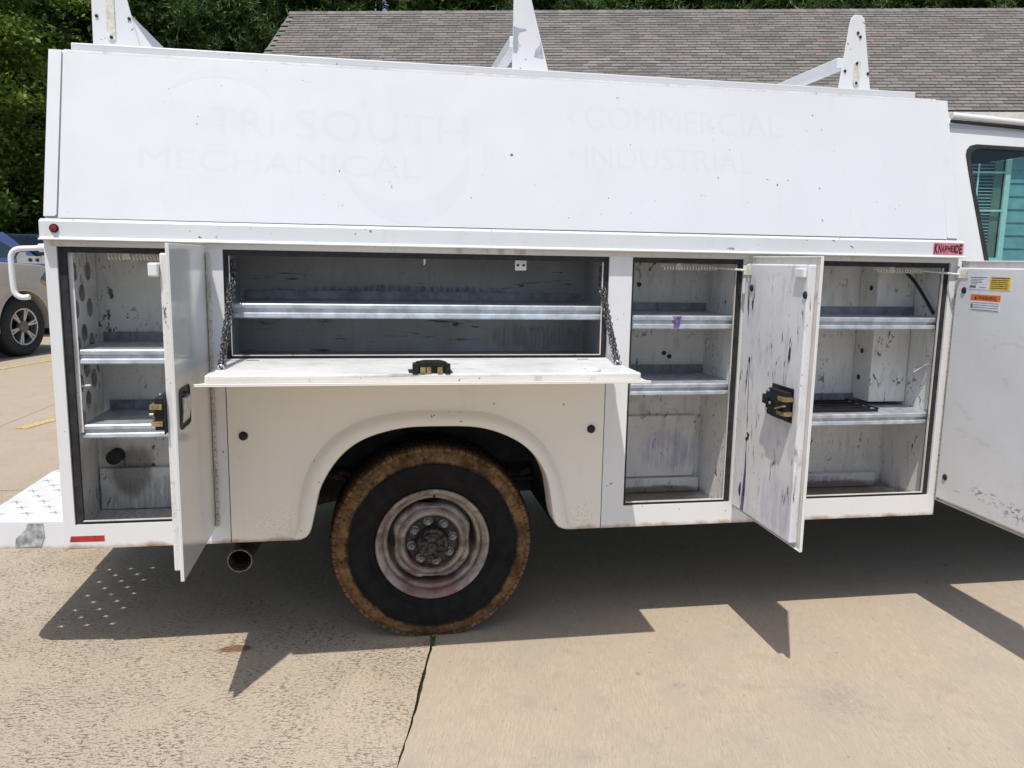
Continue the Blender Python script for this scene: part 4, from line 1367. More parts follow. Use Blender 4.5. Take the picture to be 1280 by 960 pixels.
def wheel(cx_, yface, outward=-1):
    yo = lambda d: d                       # local y: 0.0 = body side plane, grows inboard
    half = [(0.214, 0.098), (0.219, 0.084), (0.232, 0.074), (0.250, 0.0665), (0.2525, 0.0635), (0.256, 0.0635), (0.2585, 0.0625), (0.296, 0.0575), (0.312, 0.058), (0.314, 0.0555), (0.318, 0.0555), (0.320, 0.0590), (0.328, 0.060), (0.350, 0.067), (0.368, 0.080), (0.378, 0.096)]
    prof = half + [(0.3795, 0.13), (0.380, 0.18), (0.3795, 0.23)] + [(r_, 0.362 - t_) for r_, t_ in half[::-1]]
    q = MB(); q.lathe(prof, 96, (0, 0, 0))
    ty = q.build('wheel', M['tyre'], T, smooth=35)
    ty.location = (cx_, yface, WR)
    q = MB()
    nb = 84
    for k in range(nb):
        a = 2 * math.pi * k / nb
        for (y0, y1, off, wf, r0, r1) in ((0.073, 0.112, 0.0, 0.86, 0.372, 0.386), (0.120, 0.150, 0.5, 0.80, 0.372, 0.387), (0.158, 0.204, 0.2, 0.86, 0.372, 0.387), (0.212, 0.242, 0.6, 0.80, 0.372, 0.387), (0.250, 0.289, 0.1, 0.86, 0.372, 0.386)):
            aa = a + off * 2 * math.pi / nb
            hw = wf * math.pi / nb
            pts = []
            for r_, yy in ((r0 - 0.010, y0), (r0 - 0.010, y1), (r1, y1), (r1 - (0.012 if y0 < 0.08 else 0), y0 + (0.0 if y0 > 0.08 else 0.0))):
                for s_ in (-1, 1):
                    th = aa + s_ * hw + (0.012 * (yy - y0) / 0.04)
                    pts.append((r_ * math.cos(th), yy, r_ * math.sin(th)))
            q.add(pts, [[0, 1, 3, 2], [2, 3, 5, 4], [4, 5, 7, 6], [6, 7, 1, 0], [0, 2, 4, 6], [1, 7, 5, 3]])
    q.build('tread', M['tyre'], ty, fix=False)
    q = MB()
    q.lathe([(0.2145, 0.100), (0.222, 0.082), (0.2225, 0.076), (0.2185, 0.0725), (0.211, 0.074), (0.204, 0.080), (0.197, 0.090), (0.193, 0.098), (0.191, 0.108), (0.182, 0.112), (0.176, 0.118), (0.172, 0.150), (0.168, 0.20), (0.168, 0.27)], 72)
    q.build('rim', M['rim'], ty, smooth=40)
    q = MB()
    prof2 = [(0.1625, 0.150), (0.1615, 0.128), (0.157, 0.118), (0.150, 0.1135), (0.143, 0.1135), (0.1385, 0.117), (0.134, 0.116), (0.128, 0.105), (0.120, 0.098), (0.112, 0.099), (0.106, 0.108), (0.103, 0.120), (0.098, 0.124), (0.092, 0.125)]
    n = 96
    vs_, fs = [], []
    for r_, t_ in prof2:
        for j in range(n):
            a = 2 * math.pi * j / n
            dip = 0.017 * max(0, math.cos(4 * a)) ** 1.4 if r_ > 0.146 else 0
            vs_.append(((r_ - dip) * math.cos(a), t_, (r_ - dip) * math.sin(a)))
    for i in range(len(prof2) - 1):
        for j in range(n):
            fs.append([i * n + j, i * n + (j + 1) % n, (i + 1) * n + (j + 1) % n, (i + 1) * n + j])
    q.add(vs_, fs)
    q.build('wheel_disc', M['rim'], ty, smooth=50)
    q = MB(); q.lathe([(0.1005, 0.1235), (0.1065, 0.106), (0.1045, 0.108), (0.097, 0.122), (0.093, 0.1228)], 60); q.build('rust_ring', M['hubrust'], ty, smooth=40)
    q = MB(); q.lathe([(0.0925, 0.1232), (0.060, 0.1232)], 48); q.build('lug_plate', M['hub'], ty)
    for k in range(8):
        a = 2 * math.pi * k / 8 + 0.2
        q = MB()
        c_ = (0.0825 * math.cos(a), 0, 0.0825 * math.sin(a))
        q.lathe([(0.0145, 0.1230), (0.0145, 0.106), (0.0115, 0.101), (0.006, 0.099), (0.0058, 0.088), (0.0005, 0.087)], 6, c_)
        q.lathe([(0.0185, 0.1230), (0.0185, 0.118), (0.0140, 0.116)], 14, c_)
        q.build('lug_nut', M['nut'], ty, smooth=25)
    q = MB(); q.lathe([(0.062, 0.123), (0.062, 0.085), (0.058, 0.078), (0.0001, 0.078)], 40); hb = q.build('hub', M['hub'], ty, smooth=40)
    q = MB(); q.lathe([(0.050, 0.0775), (0.050, 0.068), (0.044, 0.064), (0.022, 0.063), (0.018, 0.056), (0.0001, 0.055)], 32, (-0.004, 0, -0.006))
    for k in range(8):
        a = 2 * math.pi * k / 8
        q.cyl(0.0075, 0.056, 0.0655, 6, (-0.004 + 0.036 * math.cos(a), 0, -0.006 + 0.036 * math.sin(a)))
    q.build('axle_flange', M['hub'], ty, smooth=30)
    q = MB(); q.tube([(0.006, 0.100, 0.200), (0.006, 0.082, 0.186)], 0.0045, 8); q.build('valve_stem', M['rubber'], ty)
    return ty


w1 = wheel(WX, -0.030)
for ob_ in [w1] + [c for c in w1.children if c.name.startswith('tread')]:
    for v in ob_.data.vertices:
        rr_ = math.hypot(v.co.x, v.co.z)
        if rr_ > 0.24:
            k_ = 1 + (WS - 1) * min(1, (rr_ - 0.24) / 0.10)
            v.co.x *= k_; v.co.z *= k_
        if v.co.z < -WR + 0.0005:
            v.co.z = -WR + 0.0005
tag(w1, 'muddy rear wheel with a rusty steel rim')
for xx, yy, sc in ((WX, 2.10, -1), (4.35, 0.06, 1), (4.35, 2.01, -1)):
    c_ = copy_tree(w1, T)
    if 'label' in c_: del c_['label']
    c_.location = (xx, yy, WR)
    c_.scale = (1, sc, 1)

# cab ---------------------------------------------------------------------------
def ycab(z):
    if z < 1.38: return 0.045
    return 0.045 + (z - 1.38) / 0.66 * 0.105


win = [(2.545, 1.420), (2.470, 1.80), (2.452, 1.90), (2.445, 1.945), (2.450, 1.968), (2.466, 1.985), (2.495, 1.992), (3.06, 1.985), (3.12, 1.965), (3.60, 1.420)]
for far in (0, 1):
    side = lambda u, v, d, far=far: (u, (ycab(v) + d) if not far else 2.07 - ycab(v) - d, v)
    q = MB(); q.plate([(2.366, 0.50), (3.90, 0.50), (3.90, 1.38), (3.80, 1.40), (3.72, 1.45), (3.25, 2.055), (2.366, 2.055), (2.366, 1.38)], [win], side, 0.03)
    cs = q.build('cab_side', M['white'], T)
    q = MB(); q.plate([(p[0], p[1]) for p in win], [[(3.02 + (p[0] - 3.02) * 0.965, 1.70 + (p[1] - 1.70) * 0.945) for p in win]], lambda u, v, d, far=far: side(u, v, d - 0.004), 0.02)
    q.build('window_seal', M['rubber'], cs)
    q = MB(); q.plate([(3.02 + (p[0] - 3.02) * 0.97, 1.70 + (p[1] - 1.70) * 0.95) for p in win], [], lambda u, v, d, far=far: side(u, v, d + 0.004), 0.0)
    q.build('window_glass', M['glass'], cs)
# roof
q = MB()
prof = [(0.150, 2.055), (0.170, 2.085), (0.26, 2.120), (0.5, 2.150), (1.035, 2.170), (1.57, 2.150), (1.81, 2.120), (1.90, 2.085), (1.92, 2.055)]
inn = [(y_, z_ - 0.03) for y_, z_ in prof]
n = len(prof)
for xa, xb in ((2.366, 3.28),):
    q.add([(xa, *p) for p in prof] + [(xb, *p) for p in prof] + [(xa, *p) for p in inn] + [(xb, *p) for p in inn],
          [[i, i + 1, n + i + 1, n + i] for i in range(n - 1)] + [[2 * n + i, 2 * n + i + 1, 3 * n + i + 1, 3 * n + i] for i in range(n - 1)] + [[n + i, n + i + 1, 3 * n + i + 1, 3 * n + i] for i in range(n - 1)])
q.build('cab_roof', M['white'], T, smooth=40)
q = MB(); q.add([(2.37, 0.19, 2.045), (3.27, 0.19, 2.045), (3.27, 1.88, 2.045), (2.37, 1.88, 2.045)], [[0, 1, 2, 3]]); q.build('headliner', M['cabin'], T, fix=False)
q = MB(); q.box(2.362, 2.372, 0.16, 1.90, 0.6, 2.05); q.build('cab_back', M['cabin'], T)
q = MB(); q.tube([(2.366, 0.140, 2.102), (2.70, 0.140, 2.088), (3.3, 0.145, 2.055)], 0.014, 10); q.build('drip_rail', M['white'], T, smooth=50)
q = MB(); q.tube([(2.366, 0.140, 2.080), (2.70, 0.140, 2.067), (3.3, 0.145, 2.035)], 0.0075, 8); q.build('drip_gap', M['rubber'], T, smooth=50)
q = MB(); q.tube([(2.362, 0.030, 1.55), (2.360, 0.085, 1.75), (2.3585, 0.14, 2.0)], 0.006, 8); q.build('cab_gap_seal', M['rubber'], T)
q = MB(); q.box(2.372, 3.92, 0.08, 1.99, 0.56, 0.60); q.build('cab_floor', M['dark'], T)
# windshield, dash, nose
q = MB(); q.plate([(0.20, 0.0), (1.87, 0.0), (1.78, 1.0), (0.29, 1.0)], [], lambda u, v, d: (4.02 - v * 0.74, u, 1.40 + v * 0.64), 0.0); q.build('windshield', M['glass'], T, fix=False)
q = MB(); q.prism([(3.70, 1.05), (4.02, 1.05), (4.03, 1.375), (3.86, 1.385), (3.74, 1.34)], 'y', 0.09, 1.98); q.build('dashboard', M['dashc'], T, bevel=0.02)
q = MB(); q.prism([(3.90, 0.55), (4.95, 0.55), (5.0, 0.75), (4.98, 1.12), (4.80, 1.22), (4.03, 1.36), (3.90, 1.37)], 'y', 0.06, 2.01); q.build('hood', M['white'], T, bevel=0.05)
for yy in (0.33, 1.22):
    q = MB(); q.prism([(2.52, 0.95), (3.05, 0.95), (3.05, 1.08), (2.68, 1.10), (2.58, 1.56), (2.44, 1.56)], 'y', yy, yy + 0.50); q.build('seat', M['seat'], T, bevel=0.04)
q = MB(); q.tube([(3.50 + 0.07 * math.sin(a), 1.48 + 0.19 * math.cos(a), 1.27 + 0.18 * math.sin(a)) for a in [2 * math.pi * k / 24 for k in range(24)]], 0.014, 8, closed=True); q.tube([(3.50, 1.48, 1.27), (3.75, 1.48, 1.15)], 0.03, 8); q.build('steering_wheel', M['dashc'], T, smooth=50)

# ------------------------------------------------------------------ the house behind
HA = Vector((-1.937, 18.063)); HE = Vector((0.9703, -0.242)); HN = Vector((-0.242, -0.9703))
RZ, PIT = 7.30, 0.763
HL, EAVE = 19.5, 3.80


def hp3(s, p, z):
    q_ = HA + HE * s + HN * p
    return (q_.x, q_.y, z)


house = empty('house', hp3(HL / 2, 0, 0)); HB = Vector(house.location)
tag(house, 'low blue-grey sided house with a weathered grey and reddish shingle roof', 'house')


def hb(q, name, mat, parent=house, **kw):
    q.v = [(p[0] - HB.x, p[1] - HB.y, p[2] - HB.z) for p in q.v]
    return q.build(name, mat, parent, **kw)


hbox = lambda q, s0, s1, p0, p1, z0, z1: q.add([hp3(s0, p0, z0), hp3(s1, p0, z0), hp3(s1, p1, z0), hp3(s0, p1, z0), hp3(s0, p0, z1), hp3(s1, p0, z1), hp3(s1, p1, z1), hp3(s0, p1, z1)], [[3, 2, 1, 0], [4, 5, 6, 7], [0, 1, 5, 4], [1, 2, 6, 5], [2, 3, 7, 6], [3, 0, 4, 7]])
q = MB()
zr = lambda p: RZ - PIT * abs(p)
q.add([hp3(0, 0, RZ - .03), hp3(HL, 0, RZ - .03), hp3(HL, EAVE, zr(EAVE) - .03), hp3(0, EAVE, zr(EAVE) - .03), hp3(0, -EAVE, zr(EAVE) - .03), hp3(HL, -EAVE, zr(EAVE) - .03),
       hp3(0, 0, RZ - .12), hp3(HL, 0, RZ - .12), hp3(HL, EAVE, zr(EAVE) - .12), hp3(0, EAVE, zr(EAVE) - .12), hp3(0, -EAVE, zr(EAVE) - .12), hp3(HL, -EAVE, zr(EAVE) - .12)],
      [[0, 3, 2, 1], [0, 1, 5, 4], [6, 7, 8, 9], [6, 10, 11, 7], [3, 9, 8, 2], [0, 6, 9, 3], [0, 4, 10, 6], [4, 5, 11, 10], [1, 2, 8, 7], [1, 7, 11, 5]])
roof = hb(q, 'roof', M['shingle'])
q = MB(); hbox(q, 0.05, HL - .05, EAVE + 0.002, EAVE + 0.03, zr(EAVE) - 0.25, zr(EAVE) - 0.035); hb(q, 'fascia', M['trim'])
q = MB(); hbox(q, 0.3, HL - .3, 3.46, EAVE, zr(EAVE) - 0.27, zr(EAVE) - 0.252); hb(q, 'soffit', M['trim'])
q = MB()
for s_ in (0.35, HL - 0.37):
    q.add([hp3(s_, -3.44, 0), hp3(s_, 3.44, 0), hp3(s_, 3.44, 4.4), hp3(s_, 0, RZ - 0.15), hp3(s_, -3.44, 4.4)], [[0, 1, 2, 3, 4]])
q.add([hp3(0.35, -3.44, 0), hp3(HL - .37, -3.44, 0), hp3(HL - .37, -3.44, 4.4), hp3(0.35, -3.44, 4.4)], [[0, 1, 2, 3]])
hb(q, 'gable_wall', M['siding'], fix=False)
# shingles: real tabs; ones that show largest are objects, the others one mesh
EXPO, TABW = 0.132, 0.305
SLOPE = math.sqrt(1 + PIT * PIT)
cz_ = PIT / SLOPE; cp = 1 / SLOPE
nrm = Vector((HN.x * PIT, HN.y * PIT, 1.0)).normalized()
dn = Vector((HN.x, HN.y, -PIT)).normalized()
ex_ = Vector((HE.x, HE.y, 0))
Lslope = EAVE * SLOPE
ncour = int(Lslope / EXPO)
tabs = []
for c in range(ncour):
    for k in range(int(HL / TABW)):
        s0 = k * TABW + (c % 2) * TABW * 0.5 + ((c * 37) % 5) * 0.012
        if s0 + TABW > HL: continue
        tabs.append((c, s0))
camv = Vector((0, -2.95, 1.475))
def tab_center(c, s0):
    return Vector(hp3(s0 + TABW / 2, 0, RZ)) + dn * (Lslope - (c + 0.5) * EXPO)
def px_of(p):
    v = p - camv
    fz = v.dot(_f)
    return (640 + 1000 * v.dot(_r2) / fz, 480 - 1000 * v.dot(_u2) / fz, fz)
vis = []
for (c, s0) in tabs:
    x_, y_, fz = px_of(tab_center(c, s0))
    lim = 66 + (x_ - 80) * 0.0575 if x_ < 1184 else 140
    if 300 < x_ < 1275 and y_ < lim - 2:
        vis.append((fz, c, s0))
vis.sort()
single = {(c, s0) for _, c, s0 in vis[:300]}
def tab_geo(wd_, jit):
    """one tab: thin wedge, local x along eave, y down slope, z normal"""
    g_ = 0.009
    t0, t1 = 0.002, 0.018
    x0, x1 = g_ / 2, wd_ - g_ / 2
    return [(x0, -EXPO * 1.25, t0), (x1, -EXPO * 1.25, t0), (x1, jit[0], t1), (x0, jit[1], t1), (x0, -EXPO * 1.25, t0 - .004), (x1, -EXPO * 1.25, t0 - .004), (x1, jit[0], t1 - .013), (x0, jit[1], t1 - .013)]
TF = [[0, 3, 2, 1], [4, 5, 6, 7], [3, 7, 6, 2], [0, 4, 7, 3], [1, 2, 6, 5]]
var = []
for k in range(4):
    me = bpy.data.meshes.new('shingle')
    me.from_pydata(tab_geo(TABW, (random.uniform(-.006, .006), random.uniform(-.006, .006))), [], TF)
    me.materials.append(M['shingle']); me.materials.append(M['butt'])
    me.polygons[2].material_index = 1; me.polygons[3].material_index = 1; me.polygons[4].material_index = 1
    var.append(me)
rest = MB()
RT = Matrix.Identity(4)
for i in range(3):
    RT[i][0], RT[i][1], RT[i][2] = ex_[i], dn[i], nrm[i]
for (c, s0) in tabs:
    org = Vector(hp3(s0, 0, RZ)) + dn * (Lslope - c * EXPO) + nrm * (-0.012 + random.uniform(0, .003))
    if (c, s0) in single:
        o = bpy.data.objects.new('shingle', var[random.randrange(4)])
        COL.objects.link(o)
        o.parent = roof
        mm = RT.copy(); mm.translation = org - HB
        o.matrix_local = mm
    else:
        mm = RT.copy(); mm.translation = org - HB
        rest.add([mm @ Vector(p) for p in tab_geo(TABW, (random.uniform(-.006, .006), random.uniform(-.006, .006)))], TF)
rs = rest.build('shingles', M['shingle'], roof, fix=False)
rs['kind'] = 'stuff'
rs.data.materials.append(M['butt'])
rs.data.polygons.foreach_set('material_index', [1 if i % 5 > 1 else 0 for i in range(len(rs.data.polygons))])
q = MB()
s_ = 0.0
while s_ < HL - 0.1:
    q.add([hp3(s_, -0.13, RZ - 0.13 * PIT + .012), hp3(s_, 0, RZ + .018), hp3(s_, 0.13, RZ - 0.13 * PIT + .012), hp3(s_ + 0.2, -0.13, RZ - 0.13 * PIT + .004), hp3(s_ + 0.2, 0, RZ + .008), hp3(s_ + 0.2, 0.13, RZ - 0.13 * PIT + .004)], [[0, 3, 4, 1], [1, 4, 5, 2], [0, 1, 2]])
    s_ += 0.19
rc = hb(q, 'ridge_caps', M['shingle'], roof, fix=False); rc['kind'] = 'stuff'
# wall with lap siding and a window
WS0, WS1, WZ0, WZ1 = 13.75, 15.30, 1.62, 3.95
q = MB()
q.add([hp3(0.35, 3.40, 0), hp3(WS0, 3.40, 0), hp3(WS0, 3.40, 4.42), hp3(0.35, 3.40, 4.42)], [[0, 1, 2, 3]])
q.add([hp3(WS1, 3.40, 0), hp3(HL - .37, 3.40, 0), hp3(HL - .37, 3.40, 4.42), hp3(WS1, 3.40, 4.42)], [[0, 1, 2, 3]])
q.add([hp3(WS0, 3.40, 0), hp3(WS1, 3.40, 0), hp3(WS1, 3.40, WZ0), hp3(WS0, 3.40, WZ0)], [[0, 1, 2, 3]])
q.add([hp3(WS0, 3.40, WZ1), hp3(WS1, 3.40, WZ1), hp3(WS1, 3.40, 4.42), hp3(WS0, 3.40, 4.42)], [[0, 1, 2, 3]])
wall = hb(q, 'wall', M['siding'], fix=False)
z = 0.15
while z < 4.2:
    for (a, b_) in ((0.36, WS0), (WS1, HL - .38)):
        if not (z + 0.25 > WZ0 and z < WZ1) and a < 1: b2 = HL - .38
        else: b2 = b_
        if not (z + 0.25 > WZ0 and z < WZ1) and a > 1: continue
        q = MB()
        q.add([hp3(a, 3.402, z), hp3(b2, 3.402, z), hp3(b2, 3.430, z), hp3(a, 3.430, z), hp3(a, 3.402, z + 0.252), hp3(b2, 3.402, z + 0.252), hp3(b2, 3.410, z + 0.252), hp3(a, 3.410, z + 0.252)], [[3, 2, 1, 0], [4, 5, 6, 7], [0, 1, 5, 4], [1, 2, 6, 5], [2, 3, 7, 6], [3, 0, 4, 7]])
        hb(q, 'siding_board', M['siding'], wall)
    z += 0.248
q = MB()
hbox(q, WS1 - 0.09, WS1 + 0.005, 3.405, 3.460, WZ0, WZ1); hbox(q, WS0 - .005, WS0 + 0.09, 3.405, 3.460, WZ0, WZ1)
hbox(q, WS0 + .0905, WS1 - 0.0905, 3.405, 3.458, WZ1 - .09, WZ1); hbox(q, WS0 + .0905, WS1 - .0905, 3.405, 3.470, WZ0, WZ0 + .08)
winf = hb(q, 'house_window', M['wtrim'])
for zz in (3.32, 2.60): 
    q = MB(); hbox(q, WS0 + .091, WS1 - .091, 3.410, 3.435, zz - 0.018, zz + 0.018); hb(q, 'glazing_bar', M['wtrim'], winf)
for ss in (14.27, 14.72):
    q = MB(); hbox(q, ss - 0.014, ss + 0.014, 3.412, 3.433, WZ0 + .081, WZ1 - .091); hb(q, 'glazing_bar', M['wtrim'], winf)
z = WZ0 + 0.10
while z < WZ1 - 0.12:
    q = MB()
    q.add([hp3(WS0 + .1, 3.33, z + .022), hp3(15.04, 3.33, z + .022), hp3(15.04, 3.37, z), hp3(WS0 + .1, 3.37, z)], [[0, 1, 2, 3]])
    hb(q, 'blind_slat', M['blind'], winf, fix=False)
    z += 0.062
q = MB(); hbox(q, 15.05, 15.20, 3.32, 3.36, WZ0 + .02, WZ1 - .02); hb(q, 'curtain', M['curtain'], winf)
q = MB(); hbox(q, WS0, WS1, 3.20, 3.25, WZ0, WZ1); hb(q, 'room_dark', M['roomdark'], winf)
q = MB(); q.add([hp3(WS0 + .09, 3.405, WZ0 + .08), hp3(WS1 - .09, 3.405, WZ0 + .08), hp3(WS1 - .09, 3.405, WZ1 - .09), hp3(WS0 + .09, 3.405, WZ1 - .09)], [[0, 1, 2, 3]]); hb(q, 'pane', M['pane'], winf, fix=False)

# ------------------------------------------------------------------ parked cars
def make_car(name, bodymat, prof, cab, label, cat, hw=0.95, wheel_r=0.42, wb=(0.0, -2.95), trim=True):
    """local x forward (front axle at 0), y left, right side faces -y"""
    root = empty(name)
    tag(root, label, cat)
    wr = wheel_r
    def archcut(pts):
        out = []
        for p in pts:
            out.append(p)
        return out
    bottom = []
    for wx in wb[::-1]:
        for k in range(15):
            a = math.pi - math.pi * k / 14
            bottom.append((wx + (wr + 0.075) * math.cos(a), wr + 0.02 + (wr + 0.075) * math.sin(a) if math.sin(a) > 0.02 else 0.36))
    rear_x = prof[-1][0]
    outline = [(rear_x, 0.40)] + bottom + prof
    q = MB(); q.prism(outline, 'y', -hw, hw)
    body = q.build('body', bodymat, root, bevel=0.05, seg=3, smooth=40)
    q = MB()
    n = len(cab)
    ins = 0.16
    zt = max(p[1] for p in cab); zb = min(p[1] for p in cab)
    vv = []
    for sgn in (-1, 1):
        for x_, z_ in cab:
            t = (z_ - zb) / (zt - zb)
            vv.append((x_, sgn * (hw - 0.03 - ins * t), z_))
    q.add(vv, [list(range(n)), list(range(2 * n - 1, n - 1, -1))] + [[i, (i + 1) % n, n + (i + 1) % n, n + i] for i in range(n)])
    q.build('cabin', bodymat, root, bevel=0.04, seg=3, smooth=40)
    # side windows and windscreen
    cxm = sum(p[0] for p in cab) / n; czm = (zt + zb) / 2
    for sgn in (-1, 1):
        q = MB()
        vv = []
        for x_, z_ in cab:
            z2 = czm + (z_ - czm) * 0.66 + 0.0
            x2 = cxm + (x_ - cxm) * 0.88
            t = (z2 - zb) / (zt - zb)
            vv.append((x2, sgn * (hw - 0.03 - ins * t + 0.006), z2))
        q.add(vv, [list(range(n))])
        q.build('side_window', M['carglass'], root, fix=False)
    (xa, za), (xb, zb_) = cab[0], cab[1]
    q = MB()
    q.add([(xa - 0.03 + .02, -hw + .16, za + 0.05 + .012), (xa - .03 + .02, hw - .16, za + .05 + .012), (xb + .04 + .02, hw - .26, zb_ - .05 + .012), (xb + .04 + .02, -hw + .26, zb_ - .05 + .012)], [[0, 1, 2, 3]])
    q.build('windscreen', M['carglass'], root, fix=False)
    # wheels
    first = None
    for wx in wb:
        for sgn in (-1, 1):
            if first is None:
                q = MB()
                q.lathe([(wr * 0.60, 0.02), (wr * 0.66, 0.0), (wr * 0.80, -0.012), (wr * 0.93, 0.0), (wr * 0.985, 0.03), (wr, 0.06), (wr, 0.20), (wr * 0.95, 0.235), (wr * 0.6, 0.24)], 48)
                first = q.build('wheel', M['rub2'], root, smooth=40)
                q = MB(); q.lathe([(wr * 0.625, 0.02), (wr * 0.62, 0.0), (wr * 0.575, 0.004), (wr * 0.56, 0.05), (wr * 0.55, 0.2)], 48); q.build('rim', M['alloy'], first, smooth=40)
                q = MB(); q.disc(wr * 0.55, 0.09, 32); q.build('brake_disc', M['black'], first, fix=False)
                q = MB()
                for k in range(6):
                    a = 2 * math.pi * k / 6 + 0.26
                    for off, wd2 in ((-0.10, 0.055), (0.10, 0.055)):
                        da = Vector((math.cos(a + off * .3), 0, math.sin(a + off * .3))); db = Vector((math.cos(a + off), 0, math.sin(a + off)))
                        q.bar(tuple(da * wr * 0.16 + Vector((0, 0.030, 0))), tuple(db * wr * 0.585 + Vector((0, 0.018, 0))), 0.030, 0.036, (0, 1, 0))
                    da = Vector((math.cos(a), 0, math.sin(a)))
                    q.bar(tuple(da * wr * 0.18 + Vector((0, 0.038, 0))), tuple(da * wr * 0.56 + Vector((0, 0.034, 0))), 0.03, 0.02, (0, 1, 0))
                q.build('spokes', M['alloy'], first, bevel=0.006)
                q = MB(); q.cyl(wr * 0.20, 0.004, 0.06, 20); q.build('centre_cap', M['suvdark'], first, smooth=40)
                wheel_o = first
            else:
                wheel_o = copy_tree(first, root)
            wheel_o.location = (wx, sgn * (hw - 0.02), wr)
            wheel_o.scale = (1, -sgn, 1)
    # arch lips, lamps, sill
    for wx in wb:
        for sgn in (-1, 1):
            q = MB(); q.tube([(wx + (wr + 0.085) * math.cos(a), sgn * (hw - 0.004), wr + 0.02 + (wr + 0.085) * math.sin(a)) for a in [math.pi * (k - 1) / 22 for k in range(25)]], 0.022, 8); q.build('arch_lip', bodymat, root, smooth=50)
    fx = max(p[0] for p in prof)
    q = MB(); q.box(wb[-1] + wr + .12, wb[0] - wr - .12, -hw + .02, hw - .02, 0.30, 0.42); q.build('sill', M['suvdark'], root, bevel=0.02)
    for sgn in (-1, 1):
        q = MB()
        y0 = sgn * (hw + 0.006)
        zl = prof[2][1] if len(prof) > 2 else 1.0
        q.prism([(fx - 0.60, 1.09), (fx - 0.06, 0.93), (fx - 0.02, 1.03), (fx - 0.06, 1.20), (fx - 0.44, 1.25)], 'y', min(y0, y0 - sgn * 0.2), max(y0, y0 - sgn * 0.2)); q.build('headlight', M['lamp'], root, bevel=0.01)
        q = MB()
        q.prism([(fx - 0.61, 1.085), (fx - 0.56, 1.03), (fx - 0.06, 0.80), (fx - 0.05, 0.925)], 'y', min(y0 + sgn * .002, y0 - sgn * 0.2), max(y0 + sgn * .002, y0 - sgn * 0.2)); q.build('turn_signal', M['amber'], root)
    q = MB(); q.box(fx - 0.06, fx + 0.06, -hw + 0.06, hw - 0.06, 0.38, 0.66); q.build('front_bumper', M['suvdark'], root, bevel=0.04)
    return root


suv = make_car('parked_suv', M['suvpaint'],
               [(0.82, 0.40), (0.94, 0.62), (0.92, 1.12), (0.80, 1.225), (0.35, 1.30), (-0.55, 1.345), (-0.9, 1.36), (-3.7, 1.38), (-3.95, 1.20), (-4.0, 0.60), (-3.9, 0.42)],
               [(-0.55, 1.33), (-1.35, 1.92), (-3.3, 1.93), (-3.85, 1.36)],
               'champagne tan sport utility vehicle with six-spoke alloy wheels parked behind the truck', 'suv', 0.96, 0.425)
suv.location = (-4.90 - 0.95 * 0.96, 9.47 + 0.31 * 0.96, 0)
suv.rotation_euler = (0, 0, math.atan2(0.95, 0.31))
bl = make_car('parked_car', M['bluepaint'],
              [(0.82, 0.40), (0.92, 0.60), (0.90, 0.98), (0.78, 1.10), (0.35, 1.20), (-0.35, 1.30), (-0.9, 1.36), (-3.6, 1.38), (-3.8, 1.20), (-3.85, 0.60), (-3.8, 0.42)],
              [(-0.35, 1.28), (-1.15, 1.80), (-3.2, 1.81), (-3.75, 1.36)],
              'dark blue car parked on the far side of the tan sport utility vehicle', 'car', 0.93, 0.36)
bl.location = (-5.5, 14.0, 0)
bl.rotation_euler = (0, 0, math.atan2(-0.20, 0.98))

# ------------------------------------------------------------------ trees
def leaf_mesh(name, pts, size, mat, up=0.35, aspect=0.55):
    n = len(pts)
    nrm_ = rng.normal(size=(n, 3)); nrm_[:, 2] += up * 2
    nrm_ /= np.linalg.norm(nrm_, axis=1)[:, None]
    t = rng.normal(size=(n, 3))
    t -= (t * nrm_).sum(1)[:, None] * nrm_
    t /= np.linalg.norm(t, axis=1)[:, None]
    b_ = np.cross(nrm_, t)
    s = size * rng.uniform(0.6, 1.35, n)[:, None]
    v = np.empty((n, 4, 3))
    v[:, 0] = pts - t * s
    v[:, 1] = pts + b_ * s * aspect - nrm_ * s * 0.12
    v[:, 2] = pts + t * s
    v[:, 3] = pts - b_ * s * aspect - nrm_ * s * 0.12
    me = bpy.data.meshes.new(name)
    me.vertices.add(n * 4); me.loops.add(n * 4); me.polygons.add(n)
    me.vertices.foreach_set('co', v.reshape(-1))
    me.loops.foreach_set('vertex_index', np.arange(n * 4, dtype=np.int32))
    me.polygons.foreach_set('loop_start', np.arange(0, n * 4, 4, dtype=np.int32))
    me.polygons.foreach_set('loop_total', np.full(n, 4, dtype=np.int32))
    me.update()
    me.materials.append(mat)
    return me


